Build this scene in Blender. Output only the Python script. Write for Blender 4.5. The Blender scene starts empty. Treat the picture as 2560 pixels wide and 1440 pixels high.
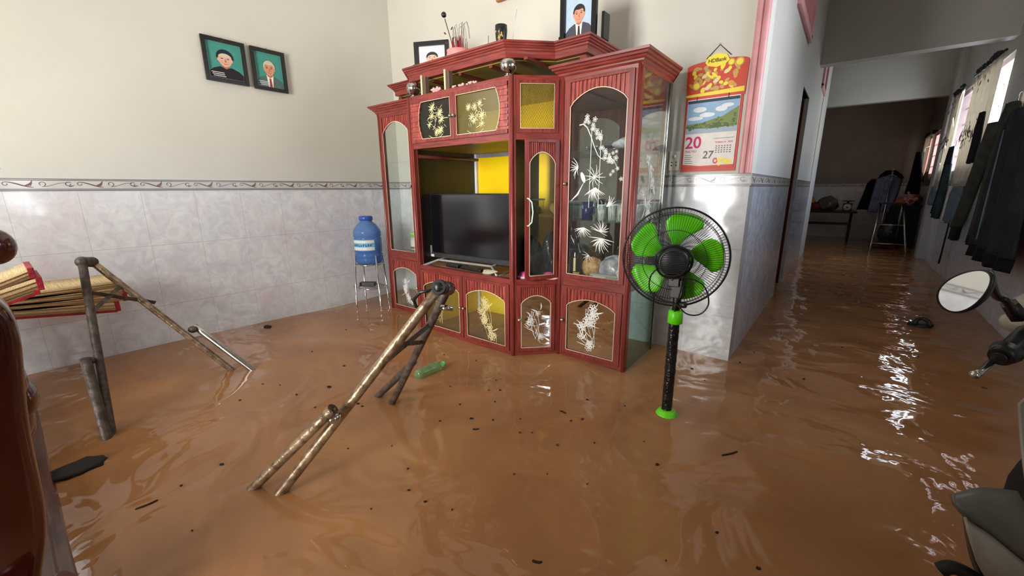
import bpy, bmesh, math, random
from mathutils import Vector, Matrix
random.seed(7)
V = Vector; PI = math.pi; sin = math.sin; cos = math.cos
SC = bpy.context.scene; COL = SC.collection

# ---------------------------------------------------------------- camera
cd = bpy.data.cameras.new('camera'); cam = bpy.data.objects.new('camera', cd); COL.objects.link(cam)
cd.sensor_width = 36; cd.lens = 36 * 1027.02 / 2560; cd.clip_start = 0.02
rt = V((.78288, .62214, -.00685)); up = V((-.14015, .18706, .9723)); fw = V((-.60619, .76023, -.23364))
cam.matrix_world = Matrix(((rt.x, up.x, -fw.x, 0), (rt.y, up.y, -fw.y, 0), (rt.z, up.z, -fw.z, 1.0), (0, 0, 0, 1)))
SC.camera = cam

# ---------------------------------------------------------------- world, daylight, exposure
w = bpy.data.worlds.new('sky'); SC.world = w; w.use_nodes = True
bg = w.node_tree.nodes['Background']; bg.inputs[0].default_value = (.86, .93, 1.0, 1); bg.inputs[1].default_value = 2.2
def daylight(name, loc, size, d, power, col=(1, .97, .92), spread=PI):
    l = bpy.data.lights.new(name, 'AREA'); l.shape = 'RECTANGLE'; l.size, l.size_y = size; l.energy = power; l.color = col; l.spread = spread
    o = bpy.data.objects.new(name, l); COL.objects.link(o); o.location = loc
    o.rotation_euler = V(d).to_track_quat('-Z', 'Y').to_euler(); return o
# daylight entering through the house openings, plus one added side window
daylight('daylight_front_door', (-1.475, -2.12, 1.0), (1.4, 2.3), (0.02, 1, .0), 172, (1, .985, .955), 2.2)
daylight('daylight_left_window', (-3.52, -.6, 1.7), (1.2, 1.1), (1, .25, -.25), 5, (1, .98, .95))
daylight('daylight_right_window', (1.095, .325, 1.12), (.34, .74), (-1, .1, -.1), 9, (.9, .95, 1))
daylight('daylight_hall_window', (1.095, 6.95, 1.67), (2.2, .95), (-1, -.2, -.1), 52, (.82, .9, 1))
daylight('fill_added_window', (1.095, 2.5, 1.72), (1.2, .85), (-1, .1, .12), 17, (.8, .88, 1), 1.9)  # added fill, out of view, brightens the hall's left wall
daylight('daylight_back_window', (1.12, 9.92, 1.5), (1.1, .68), (-1, 0, -.1), 9, (1, .9, .8))
daylight('daylight_near_window', (1.095, 4.65, 1.57), (1.0, .8), (-1, -.2, -.1), 9, (.85, .92, 1))
SC.view_settings.view_transform = 'Standard'; SC.view_settings.look = 'None'
SC.view_settings.exposure = 0.0; SC.view_settings.gamma = 1.0; SC.view_settings.use_curve_mapping = False

# ---------------------------------------------------------------- materials
def srgb(r, g, b):
    return tuple((c / 12.92 if c <= .04045 else ((c + .055) / 1.055) ** 2.4) for c in (r / 255, g / 255, b / 255)) + (1,)
def N(nt, t, **kw):
    n = nt.nodes.new(t)
    for k, v in kw.items():
        if k.startswith('i_'): n.inputs[int(k[2:])].default_value = v
        else: setattr(n, k, v)
    return n
def mat(name, col, rough=.5, metal=0, col2=None, scale=8, stretch=(1, 1, 1), bump=0, bscale=None, detail=4, spec=.5, coat=0, lo=.35, hi=.65, alpha=1):
    m = bpy.data.materials.new(name); m.use_nodes = True; nt = m.node_tree; b = nt.nodes['Principled BSDF']
    b.inputs['Base Color'].default_value = col; b.inputs['Roughness'].default_value = rough
    b.inputs['Metallic'].default_value = metal; b.inputs['Specular IOR Level'].default_value = spec
    b.inputs['Coat Weight'].default_value = coat; b.inputs['Coat Roughness'].default_value = .08; b.inputs['Alpha'].default_value = alpha
    tc = N(nt, 'ShaderNodeTexCoord'); mp = N(nt, 'ShaderNodeMapping'); mp.inputs['Scale'].default_value = stretch
    nt.links.new(tc.outputs['Object'], mp.inputs[0])
    if col2 is None: col2 = tuple(c * .85 for c in col[:3]) + (1,)
    n = N(nt, 'ShaderNodeTexNoise'); n.inputs['Scale'].default_value = scale; n.inputs['Detail'].default_value = detail
    nt.links.new(mp.outputs[0], n.inputs['Vector'])
    r = N(nt, 'ShaderNodeValToRGB'); r.color_ramp.elements[0].position = lo; r.color_ramp.elements[1].position = hi
    r.color_ramp.elements[0].color = col2; r.color_ramp.elements[1].color = col
    nt.links.new(n.outputs[0], r.inputs[0]); nt.links.new(r.outputs[0], b.inputs['Base Color'])
    if bump:
        n2 = N(nt, 'ShaderNodeTexNoise'); n2.inputs['Scale'].default_value = bscale or scale; n2.inputs['Detail'].default_value = 3
        nt.links.new(mp.outputs[0], n2.inputs['Vector'])
        bp = N(nt, 'ShaderNodeBump'); bp.inputs['Strength'].default_value = bump; bp.inputs['Distance'].default_value = .01
        nt.links.new(n2.outputs[0], bp.inputs['Height']); nt.links.new(bp.outputs[0], b.inputs['Normal'])
    return m
def flat(name, col, rough=.6, metal=0, spec=.4):
    return mat(name, col, rough, metal, col2=tuple(c * .93 for c in col[:3]) + (1,), scale=30, spec=spec)
def glass(name, tint, rough=.02, refl=.9, dirt=.06, dirtcol=(.8, .85, .8, 1)):
    m = bpy.data.materials.new(name); m.use_nodes = True; nt = m.node_tree; nt.nodes.clear()
    out = N(nt, 'ShaderNodeOutputMaterial'); tr = N(nt, 'ShaderNodeBsdfTransparent'); gl = N(nt, 'ShaderNodeBsdfGlossy')
    tr.inputs[0].default_value = tint; gl.inputs['Roughness'].default_value = rough; gl.inputs[0].default_value = (1, 1, 1, 1)
    lf = N(nt, 'ShaderNodeLayerWeight'); pw = N(nt, 'ShaderNodeMath', operation='POWER'); pw.inputs[1].default_value = 5; nt.links.new(lf.outputs[1], pw.inputs[0])
    lw = N(nt, 'ShaderNodeMath', operation='MULTIPLY_ADD'); lw.inputs[1].default_value = .9; lw.inputs[2].default_value = .035; nt.links.new(pw.outputs[0], lw.inputs[0])
    mu = N(nt, 'ShaderNodeMath', operation='MULTIPLY'); mu.inputs[1].default_value = refl
    mx = N(nt, 'ShaderNodeMixShader'); df = N(nt, 'ShaderNodeBsdfDiffuse'); df.inputs[0].default_value = dirtcol
    mx2 = N(nt, 'ShaderNodeMixShader'); L = nt.links.new
    nz = N(nt, 'ShaderNodeTexNoise'); nz.inputs['Scale'].default_value = 6; nz.inputs['Detail'].default_value = 5
    m2 = N(nt, 'ShaderNodeMath', operation='MULTIPLY'); m2.inputs[1].default_value = dirt * 2
    L(nz.outputs[0], m2.inputs[0]); L(m2.outputs[0], mx2.inputs[0]); L(lw.outputs[0], mu.inputs[0]); L(mu.outputs[0], mx.inputs[0])
    L(tr.outputs[0], mx.inputs[1]); L(gl.outputs[0], mx.inputs[2]); L(mx.outputs[0], mx2.inputs[1]); L(df.outputs[0], mx2.inputs[2]); L(mx2.outputs[0], out.inputs[0])
    return m
M = {}
def tilemat(name, axis, off, c1, c2, c3):
    m = bpy.data.materials.new(name); m.use_nodes = True; nt = m.node_tree; b = nt.nodes['Principled BSDF']; L = nt.links.new
    g = N(nt, 'ShaderNodeNewGeometry'); sx = N(nt, 'ShaderNodeSeparateXYZ'); L(g.outputs['Position'], sx.inputs[0])
    def line(sock, o, per, wd):
        a = N(nt, 'ShaderNodeMath', operation='SUBTRACT'); a.inputs[1].default_value = o; L(sock, a.inputs[0])
        d = N(nt, 'ShaderNodeMath', operation='DIVIDE'); d.inputs[1].default_value = per; L(a.outputs[0], d.inputs[0])
        f = N(nt, 'ShaderNodeMath', operation='FRACT'); L(d.outputs[0], f.inputs[0])
        p = N(nt, 'ShaderNodeMath', operation='LESS_THAN'); p.inputs[1].default_value = wd / per; L(f.outputs[0], p.inputs[0]); return p.outputs[0]
    l1 = line(sx.outputs[2], .26, .4, .0022); l2 = line(sx.outputs[axis], off, .276, .0016)
    mxl = N(nt, 'ShaderNodeMath', operation='MAXIMUM'); L(l1, mxl.inputs[0]); L(l2, mxl.inputs[1])
    n1 = N(nt, 'ShaderNodeTexNoise'); n1.inputs['Scale'].default_value = 11; n1.inputs['Detail'].default_value = 6; n1.inputs['Roughness'].default_value = .65; n1.inputs['Distortion'].default_value = 1.2
    L(g.outputs['Position'], n1.inputs['Vector'])
    r1 = N(nt, 'ShaderNodeValToRGB'); e = r1.color_ramp.elements; e[0].position = .36; e[0].color = c2; e[1].position = .62; e[1].color = c1
    L(n1.outputs[0], r1.inputs[0])
    n2 = N(nt, 'ShaderNodeTexNoise'); n2.inputs['Scale'].default_value = 2.3; n2.inputs['Detail'].default_value = 7; n2.inputs['Roughness'].default_value = .75
    L(g.outputs['Position'], n2.inputs['Vector'])
    r2 = N(nt, 'ShaderNodeValToRGB'); e = r2.color_ramp.elements; e[0].position = .5; e[0].color = (0, 0, 0, 1); e[1].position = .72; e[1].color = (.7, .7, .7, 1)
    L(n2.outputs[0], r2.inputs[0])
    mx = N(nt, 'ShaderNodeMix', data_type='RGBA'); L(r2.outputs[0], mx.inputs[0]); L(r1.outputs[0], mx.inputs[6]); mx.inputs[7].default_value = c3
    mg = N(nt, 'ShaderNodeMix', data_type='RGBA'); L(mxl.outputs[0], mg.inputs[0]); L(mx.outputs[2], mg.inputs[6]); mg.inputs[7].default_value = (.42, .42, .43, 1)
    L(mg.outputs[2], b.inputs['Base Color']); b.inputs['Roughness'].default_value = .09
    nb = N(nt, 'ShaderNodeTexNoise'); nb.inputs['Scale'].default_value = 3.5; L(g.outputs['Position'], nb.inputs['Vector'])
    bp = N(nt, 'ShaderNodeBump'); bp.inputs['Strength'].default_value = .25; bp.inputs['Distance'].default_value = .01; L(nb.outputs[0], bp.inputs['Height']); L(bp.outputs[0], b.inputs['Normal'])
    return m
tA, tB, tC = srgb(226, 227, 228), srgb(206, 207, 212), srgb(214, 193, 198)
M['tile_x'] = tilemat('marbled_tile_x', 0, -.416 - .276 * 20, tA, tB, srgb(208, 204, 196))
M['tile_y'] = tilemat('marbled_tile_y', 1, .067 - .276 * 20, tA, tB, tC)
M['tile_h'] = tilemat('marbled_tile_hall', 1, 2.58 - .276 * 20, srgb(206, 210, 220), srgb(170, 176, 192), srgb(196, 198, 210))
def paintmat(name, c1, c2, stain):
    m = mat(name, c1, .55, col2=c2, scale=1.6, detail=5, bump=.08, bscale=25, lo=.3, hi=.7); nt = m.node_tree; b = nt.nodes['Principled BSDF']; L = nt.links.new
    src = b.inputs['Base Color'].links[0].from_socket
    g = N(nt, 'ShaderNodeNewGeometry'); sx = N(nt, 'ShaderNodeSeparateXYZ'); L(g.outputs['Position'], sx.inputs[0])
    nz = N(nt, 'ShaderNodeTexNoise'); nz.inputs['Scale'].default_value = 4; nz.inputs['Detail'].default_value = 6; L(g.outputs['Position'], nz.inputs['Vector'])
    mr = N(nt, 'ShaderNodeMapRange'); mr.inputs[1].default_value = 1.07; mr.inputs[2].default_value = 1.35; mr.inputs[3].default_value = 1.15; mr.inputs[4].default_value = 0; L(sx.outputs[2], mr.inputs[0])
    mu = N(nt, 'ShaderNodeMath', operation='MULTIPLY'); L(mr.outputs[0], mu.inputs[0]); L(nz.outputs[0], mu.inputs[1])
    mx = N(nt, 'ShaderNodeMix', data_type='RGBA'); L(mu.outputs[0], mx.inputs[0]); L(src, mx.inputs[6]); mx.inputs[7].default_value = stain
    L(mx.outputs[2], b.inputs['Base Color']); return m
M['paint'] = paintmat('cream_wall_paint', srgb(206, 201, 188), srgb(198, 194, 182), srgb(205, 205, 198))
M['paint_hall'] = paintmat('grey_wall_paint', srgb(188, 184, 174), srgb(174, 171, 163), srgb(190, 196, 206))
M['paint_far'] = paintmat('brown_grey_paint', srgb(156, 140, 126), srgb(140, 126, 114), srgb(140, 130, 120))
M['ceil'] = flat('white_ceiling_paint', srgb(225, 222, 212), .7)
M['pink'] = mat('pink_gloss_paint', srgb(222, 160, 160), .35, col2=srgb(200, 140, 142), scale=6)
M['floor'] = mat('submerged_floor_tile', srgb(130, 100, 80), .4)
M['bband'] = mat('border_tile', srgb(205, 200, 195), .12, col2=srgb(190, 188, 188), scale=10)
M['bline'] = flat('border_grey_line', srgb(112, 110, 112), .2)
M['bcurl'] = flat('border_dark_scroll', srgb(92, 84, 84), .25)
M['bleaf'] = flat('border_brown_leaf', srgb(128, 92, 80), .25)
M['wood'] = mat('red_wood_laminate', srgb(148, 60, 51), .34, col2=srgb(96, 34, 30), scale=14, stretch=(5, 5, .45), detail=7, coat=.12, lo=.3, hi=.75)
M['woodh'] = mat('red_wood_laminate_rail', srgb(150, 62, 52), .34, col2=srgb(98, 35, 30), scale=14, stretch=(.6, .6, 7), detail=7, coat=.12, lo=.3, hi=.75)
M['flute'] = mat('red_fluted_wood', srgb(174, 80, 68), .3, col2=srgb(122, 44, 38), scale=20, stretch=(3, 3, .5), coat=.3)
M['wooddk'] = mat('brown_wood_side', srgb(112, 78, 66), .35, col2=srgb(78, 48, 42), scale=12, stretch=(.6, .6, 6), coat=.3)
M['bead'] = flat('pale_glass_bead', srgb(222, 205, 175), .3)
M['yellow'] = mat('yellow_board', srgb(255, 222, 14), .35, col2=srgb(250, 206, 6), scale=3)
M['dark'] = mat('dark_brown_board', srgb(50, 44, 40), .45, col2=srgb(40, 34, 31), scale=5)
M['olive'] = mat('olive_board', srgb(158, 136, 60), .5, col2=srgb(134, 114, 50), scale=4)
M['shelfwood'] = mat('tan_shelf_board', srgb(178, 140, 98), .5, col2=srgb(130, 98, 66), scale=9)
M['glass'] = glass('clear_cabinet_glass', (.96, .98, .97, 1), dirt=.012)
M['glassy'] = glass('patterned_yellow_glass', (.98, .96, .82, 1), rough=.15, dirt=.1, dirtcol=srgb(190, 170, 90))
M['glassd'] = glass('smoky_glass', (.6, .6, .58, 1), dirt=.05, dirtcol=srgb(120, 120, 110))
M['mirror'] = mat('silver_mirror', (.86, .88, .87, 1), .03, 1, col2=(.75, .78, .77, 1), scale=5)
M['gmirror'] = mat('green_mirror_glass', (.30, .50, .43, 1), .04, 1, col2=(.24, .42, .36, 1), scale=5)
M['etch'] = flat('white_etched_flowers', srgb(235, 235, 228), .6)
M['etchy'] = flat('cream_etched_flowers', srgb(215, 200, 150), .6)
M['chrome'] = mat('chrome', (.7, .7, .7, 1), .15, 1, col2=(.5, .5, .5, 1), scale=12)
M['steel'] = mat('stainless_steel', (.62, .62, .6, 1), .22, 1, col2=(.45, .45, .44, 1), scale=25)
M['rust'] = mat('worn_rusty_tube', srgb(168, 146, 118), .36, .55, col2=srgb(112, 90, 70), scale=34, bump=.3, bscale=60)
M['rustdk'] = mat('dark_dirty_tube', srgb(98, 86, 76), .5, .3, col2=srgb(62, 52, 46), scale=34, bump=.3, bscale=60)
M['black'] = mat('black_plastic', srgb(26, 26, 28), .35, col2=srgb(16, 16, 17), scale=10)
M['blackm'] = mat('matt_black', srgb(20, 20, 22), .7, col2=srgb(12, 12, 13), scale=10)
M['screen'] = flat('black_tv_screen', srgb(16, 16, 19), .12, spec=.6)
M['white'] = flat('white_plastic', srgb(228, 228, 222), .4)
M['silver'] = mat('silver_painted', srgb(190, 190, 188), .35, .5, col2=srgb(160, 160, 160), scale=10)
M['green'] = mat('lime_green_plastic', srgb(110, 226, 24), .3, col2=srgb(90, 208, 14), scale=4)
M['red'] = mat('red_cloth_trim', srgb(178, 26, 46), .6, col2=srgb(140, 14, 34), scale=20, bump=.4, bscale=60)
M['lacquer'] = mat('dark_red_lacquered_wood', srgb(84, 22, 9), .14, col2=srgb(54, 11, 5), scale=3, stretch=(1, 1, .4), coat=.6)
M['plinth'] = mat('wet_brown_wood', srgb(104, 66, 58), .25, col2=srgb(70, 42, 38), scale=8, stretch=(.5, 6, 6), coat=.3)
M['bodygrey'] = mat('grey_scooter_plastic', srgb(112, 108, 98), .35, col2=srgb(98, 94, 86), scale=3)
M['bodydk'] = mat('dark_grey_scooter_plastic', srgb(76, 74, 68), .4, col2=srgb(62, 60, 56), scale=3)
M['bodylt'] = mat('pale_scooter_plastic', srgb(168, 160, 146), .35, col2=srgb(150, 144, 132), scale=3)
M['frameblk'] = mat('black_marbled_frame', srgb(24, 22, 20), .3, col2=srgb(66, 52, 34), scale=40, lo=.28, hi=.42)
M['frame_black'] = flat('black_photo_frame', srgb(20, 19, 20), .3)
M['waterbottle'] = None
M['stuffed'] = None
def C_(name, r, g, b, rough=.6, metal=0):
    if name not in M: M[name] = flat(name, srgb(r, g, b), rough, metal)
    return M[name]
def fabric(name, c, c2, rough=.85):
    if name not in M: M[name] = mat(name, srgb(*c), rough, col2=srgb(*c2), scale=9, bump=.35, bscale=14, spec=.2)
    return M[name]
def straw():
    m = mat('woven_sedge_mat', srgb(240, 216, 164), .6, col2=srgb(206, 170, 116), scale=60, stretch=(.15, 6, 6), bump=.5, bscale=90)
    return m
M['straw'] = straw()
def watermat():
    m = bpy.data.materials.new('muddy_flood_water'); m.use_nodes = True; nt = m.node_tree; b = nt.nodes['Principled BSDF']; L = nt.links.new
    g = N(nt, 'ShaderNodeNewGeometry')
    n = N(nt, 'ShaderNodeTexNoise'); n.inputs['Scale'].default_value = 1.1; n.inputs['Detail'].default_value = 4; n.inputs['Distortion'].default_value = 1.5; L(g.outputs['Position'], n.inputs['Vector'])
    r = N(nt, 'ShaderNodeValToRGB'); e = r.color_ramp.elements; e[0].position = .3; e[0].color = srgb(150, 103, 66); e[1].position = .7; e[1].color = srgb(174, 126, 83); L(n.outputs[0], r.inputs[0])
    L(r.outputs[0], b.inputs['Base Color']); b.inputs['Roughness'].default_value = .035; b.inputs['IOR'].default_value = 1.36
    def nz(sc, dist, st):
        q = N(nt, 'ShaderNodeTexNoise'); q.inputs['Scale'].default_value = sc; q.inputs['Detail'].default_value = 2.5; q.inputs['Distortion'].default_value = dist
        mp = N(nt, 'ShaderNodeMapping'); mp.inputs['Scale'].default_value = st; L(g.outputs['Position'], mp.inputs[0]); L(mp.outputs[0], q.inputs['Vector']); return q.outputs[0]
    a = nz(2.6, .8, (1, 1, 1)); c = nz(6.5, .5, (.6, 1.3, 1))
    sx = N(nt, 'ShaderNodeSeparateXYZ'); L(g.outputs['Position'], sx.inputs[0])
    # ripples are livelier in the hallway and along the left wall
    m1 = N(nt, 'ShaderNodeMapRange'); m1.inputs[1].default_value = -.6; m1.inputs[2].default_value = .4; m1.inputs[3].default_value = .12; m1.inputs[4].default_value = 1; L(sx.outputs[0], m1.inputs[0])
    m2 = N(nt, 'ShaderNodeMapRange'); m2.inputs[1].default_value = -1.9; m2.inputs[2].default_value = -3.0; m2.inputs[3].default_value = 0; m2.inputs[4].default_value = .8; L(sx.outputs[0], m2.inputs[0])
    mm = N(nt, 'ShaderNodeMath', operation='MAXIMUM'); L(m1.outputs[0], mm.inputs[0]); L(m2.outputs[0], mm.inputs[1])
    mc = N(nt, 'ShaderNodeMath', operation='MULTIPLY'); L(c, mc.inputs[0]); L(mm.outputs[0], mc.inputs[1])
    mc2 = N(nt, 'ShaderNodeMath', operation='MULTIPLY'); L(mc.outputs[0], mc2.inputs[0]); mc2.inputs[1].default_value = .3
    ad = N(nt, 'ShaderNodeMath', operation='ADD'); L(a, ad.inputs[0]); L(mc2.outputs[0], ad.inputs[1])
    bp = N(nt, 'ShaderNodeBump'); bp.inputs['Strength'].default_value = 1; bp.inputs['Distance'].default_value = .024; L(ad.outputs[0], bp.inputs['Height']); L(bp.outputs[0], b.inputs['Normal'])
    return m
M['water'] = watermat()

# ---------------------------------------------------------------- mesh builder
class Fr:                                    # local frame: u along, v up, w outward
    def __init__(s, o, U, W=None, Z=(0, 0, 1)):
        s.o = V(o); s.U = V(U).normalized(); s.Z = V(Z).normalized(); s.W = V(W).normalized() if W is not None else s.U.cross(s.Z)
    def p(s, u, v, w=0): return s.o + s.U * u + s.Z * v + s.W * w
WORLD = Fr((0, 0, 0), (1, 0, 0), (0, 1, 0))
WORLD.p = lambda x, z, y=0: V((x, y, z))
class MB:
    def __init__(s): s.v = []; s.f = []; s.m = []; s.sm = []; s.k = 0
    def add(s, vs, fs, m=0, smooth=False):
        k = len(s.v); s.v += [V(q) for q in vs]
        for f in fs: s.f.append([i + k for i in f]); s.m.append(m); s.sm.append(smooth)
        return s
    def hexa(s, P, m=0):
        return s.add(P, [(0, 3, 2, 1), (4, 5, 6, 7), (0, 1, 5, 4), (1, 2, 6, 5), (2, 3, 7, 6), (3, 0, 4, 7)], m)
    def box(s, a, b, m=0):
        (x0, y0, z0), (x1, y1, z1) = a, b
        return s.hexa([(x0, y0, z0), (x1, y0, z0), (x1, y1, z0), (x0, y1, z0), (x0, y0, z1), (x1, y0, z1), (x1, y1, z1), (x0, y1, z1)], m)
    def fb(s, F, u0, u1, v0, v1, w0, w1, m=0):
        return s.hexa([F.p(u0, v0, w1), F.p(u1, v0, w1), F.p(u1, v0, w0), F.p(u0, v0, w0), F.p(u0, v1, w1), F.p(u1, v1, w1), F.p(u1, v1, w0), F.p(u0, v1, w0)], m)
    def prism(s, F, pts, w0, w1, m=0, smooth=False):
        n = len(pts); a = [F.p(u, v, w1) for u, v in pts]; b = [F.p(u, v, w0) for u, v in pts]
        return s.add(a + b, [list(range(n)), list(range(2 * n - 1, n - 1, -1))] + [(i, i + n, (i + 1) % n + n, (i + 1) % n) for i in range(n)], m, smooth)
    def tube(s, pts, r, n=10, m=0, cap=True, closed=False):
        pts = [V(p) for p in pts]; R = r if isinstance(r, (list, tuple)) else [r] * len(pts); vs = []; L = len(pts)
        t0 = (pts[1] - pts[0]).normalized(); a = V((0, 0, 1)) if abs(t0.z) < .9 else V((1, 0, 0)); a = (a - t0 * a.dot(t0)).normalized()
        for i, p in enumerate(pts):
            if closed: t = (pts[(i + 1) % L] - pts[i - 1]).normalized()
            else: t = (pts[min(i + 1, L - 1)] - pts[max(i - 1, 0)]).normalized()
            a = (a - t * a.dot(t)).normalized(); b = t.cross(a)
            vs += [p + (a * cos(2 * PI * j / n) + b * sin(2 * PI * j / n)) * R[i] for j in range(n)]
        fs = [(i * n + j, i * n + (j + 1) % n, (i + 1) * n + (j + 1) % n, (i + 1) * n + j) for i in range(L - 1) for j in range(n)]
        if closed: fs += [((L - 1) * n + j, (L - 1) * n + (j + 1) % n, (j + 1) % n, j) for j in range(n)]
        s.add(vs, fs, m, True)
        if cap and not closed: s.add(vs[:n], [list(range(n))[::-1]], m); s.add(vs[-n:], [list(range(n))], m)
        return s
    def lathe(s, c, prof, n=24, m=0, ax=(0, 0, 1), cap=True):
        c = V(c); ax = V(ax).normalized(); a = V((1, 0, 0)) if abs(ax.x) < .9 else V((0, 1, 0)); a = (a - ax * a.dot(ax)).normalized(); b = ax.cross(a); vs = []
        for r, h in prof: vs += [c + ax * h + (a * cos(2 * PI * j / n) + b * sin(2 * PI * j / n)) * r for j in range(n)]
        L = len(prof); s.add(vs, [(i * n + j, i * n + (j + 1) % n, (i + 1) * n + (j + 1) % n, (i + 1) * n + j) for i in range(L - 1) for j in range(n)], m, True)
        if cap:
            if prof[0][0] > 1e-4: s.add(vs[:n], [list(range(n))[::-1]], m)
            if prof[-1][0] > 1e-4: s.add(vs[-n:], [list(range(n))], m)
        return s
    def ball(s, c, r, m=0, n=16, sc=(1, 1, 1), jit=0):
        c = V(c); k = n // 2; vs = []; rr = random.Random(int(abs(c.x * 977 + c.z * 1313 + c.y * 91) * 100))
        for i in range(k + 1):
            for j in range(n):
                th = PI * i / k; ph = 2 * PI * j / n; q = 1 + (rr.uniform(-jit, jit) if 0 < i < k else 0)
                vs.append(c + V((sin(th) * cos(ph) * r * sc[0] * q, sin(th) * sin(ph) * r * sc[1] * q, cos(th) * r * sc[2] * q)))
        return s.add(vs, [(i * n + j, (i + 1) * n + j, (i + 1) * n + (j + 1) % n, i * n + (j + 1) % n) for i in range(k) for j in range(n)], m, True)
    def grid(s, rows, m=0, closed=False, smooth=True):
        a = len(rows); b = len(rows[0]); vs = [q for r in rows for q in r]
        return s.add(vs, [(i * b + j, i * b + (j + 1) % b, (i + 1) * b + (j + 1) % b, (i + 1) * b + j) for i in range(a - 1) for j in range(b if closed else b - 1)], m, smooth)
    def ribbon(s, F, pts, wd, w=0, m=0):     # flat stroke drawn on a face
        n = len(pts); W = wd if isinstance(wd, (list, tuple)) else [wd] * n; vs = []; s.k += 1; w += (s.k % 40) * 2e-5
        for i, (u, v) in enumerate(pts):
            a = pts[max(i - 1, 0)]; b = pts[min(i + 1, n - 1)]; dx, dy = b[0] - a[0], b[1] - a[1]; l = math.hypot(dx, dy) or 1
            vs += [F.p(u - dy / l * W[i] / 2, v + dx / l * W[i] / 2, w), F.p(u + dy / l * W[i] / 2, v - dx / l * W[i] / 2, w)]
        return s.add(vs, [(2 * i, 2 * i + 1, 2 * i + 3, 2 * i + 2) for i in range(n - 1)], m)
    def poly(s, F, pts, w=0, m=0):
        s.k += 1; w += (s.k % 40) * 2e-5; return s.add([F.p(u, v, w) for u, v in pts], [list(range(len(pts)))], m)
    def ell(s, F, u, v, a, b, w=0, m=0, rot=0, n=18):
        return s.poly(F, [(u + a * cos(t) * cos(rot) - b * sin(t) * sin(rot), v + a * cos(t) * sin(rot) + b * sin(t) * cos(rot)) for t in [2 * PI * i / n for i in range(n)]], w, m)
    def build(s, name, mats, parent=None, bevel=0, solid=0, sub=0):
        me = bpy.data.meshes.new(name); me.from_pydata([tuple(q) for q in s.v], [], s.f)
        for q in (mats if isinstance(mats, (list, tuple)) else [mats]): me.materials.append(q)
        for i, p in enumerate(me.polygons): p.material_index = s.m[i]; p.use_smooth = s.sm[i]
        bm = bmesh.new(); bm.from_mesh(me)
        if not solid and any(len(f.verts) for f in bm.faces): bmesh.ops.remove_doubles(bm, verts=bm.verts, dist=1e-6)
        bmesh.ops.recalc_face_normals(bm, faces=bm.faces); bm.to_mesh(me); bm.free()
        o = bpy.data.objects.new(name, me); COL.objects.link(o)
        if parent:
            o.parent = parent; o.matrix_parent_inverse = Matrix.Translation(-parent.matrix_world.translation) if parent.type == 'EMPTY' else Matrix()
            if parent.type != 'EMPTY' and parent.parent: o.matrix_parent_inverse = Matrix.Translation(-BASE[parent.name]) if parent.name in BASE else Matrix()
        if solid: md = o.modifiers.new('s', 'SOLIDIFY'); md.thickness = solid; md.offset = 0
        if bevel: md = o.modifiers.new('b', 'BEVEL'); md.width = bevel; md.segments = 2; md.limit_method = 'ANGLE'
        if sub: md = o.modifiers.new('ss', 'SUBSURF'); md.levels = sub; md.render_levels = sub
        return o
BASE = {}
def tag(o, label, cat, group=None, kind=None):
    o['label'] = label; o['category'] = cat
    if group: o['group'] = group
    if kind: o['kind'] = kind
    return o
def struct(o): o['kind'] = 'structure'; return o
def thing(name, label, cat, loc, group=None):
    o = bpy.data.objects.new(name, None); COL.objects.link(o); o.location = loc; o.empty_display_size = .05
    o.matrix_world = Matrix.Translation(V(loc)); return tag(o, label, cat, group)
def text(s, F, u, v, size, m, w=.001, bold=False, align='LEFT', parent=None, name='lettering', shear=0):
    cu = bpy.data.curves.new('t', 'FONT'); cu.body = s; cu.size = size; cu.align_x = align; cu.shear = shear; cu.resolution_u = 3
    if bold: cu.offset = size * .018
    t = bpy.data.objects.new('t', cu); COL.objects.link(t); bpy.context.view_layer.update()
    me = bpy.data.meshes.new_from_object(t.evaluated_get(bpy.context.evaluated_depsgraph_get())); bpy.data.objects.remove(t); bpy.data.curves.remove(cu)
    for q in me.vertices: q.co = F.p(u + q.co.x, v + q.co.y, w)
    me.materials.clear(); me.materials.append(m); me.name = name
    o = bpy.data.objects.new(name, me); COL.objects.link(o)
    if parent:
        o.parent = parent
        o.matrix_parent_inverse = Matrix.Translation(-parent.matrix_world.translation) if parent.type == 'EMPTY' else Matrix()
    return o
# ---------------------------------------------------------------- the setting
LX = -3.465; RX = .975; BY = 2.58; CX = -.416; FY = -2.2; TOP = 3.3; BOT = -.42; EY = 10.9
TZ = 1.01; BZ = 1.075
def rects(y0, y1, holes):
    """split a wall span (a0,a1) x (BOT,TOP) around holes (a0,a1,z0,z1) into rectangles"""
    out = []; a = y0
    for h in sorted(holes):
        if h[0] > a: out.append((a, h[0], BOT, TOP))
        if h[2] > BOT: out.append((h[0], h[1], BOT, h[2]))
        if h[3] < TOP: out.append((h[0], h[1], h[3], TOP))
        a = h[1]
    if a < y1: out.append((a, y1, BOT, TOP))
    return out
def wall(name, axis, c0, c1, a0, a1, holes, mt, mp, tiled=True):
    b = MB()
    for (p, q, z0, z1) in rects(a0, a1, holes):
        for (s0, s1, m) in ((z0, min(z1, TZ), 0), (max(z0, TZ), z1, 1)):
            if s1 - s0 < 1e-4: continue
            if not tiled: m = 1
            if axis == 'x': b.box((c0, p, s0), (c1, q, s1), m)
            else: b.box((p, c0, s0), (q, c1, s1), m)
    return struct(b.build(name, [mt, mp]))
wall('wall_left', 'x', LX - .12, LX, FY, BY + .12, [(-1.3, .085, 1.12, 2.3)], M['tile_y'], M['paint'])
wall('wall_back', 'y', BY, BY + .12, LX, CX, [], M['tile_x'], M['paint'])
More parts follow.
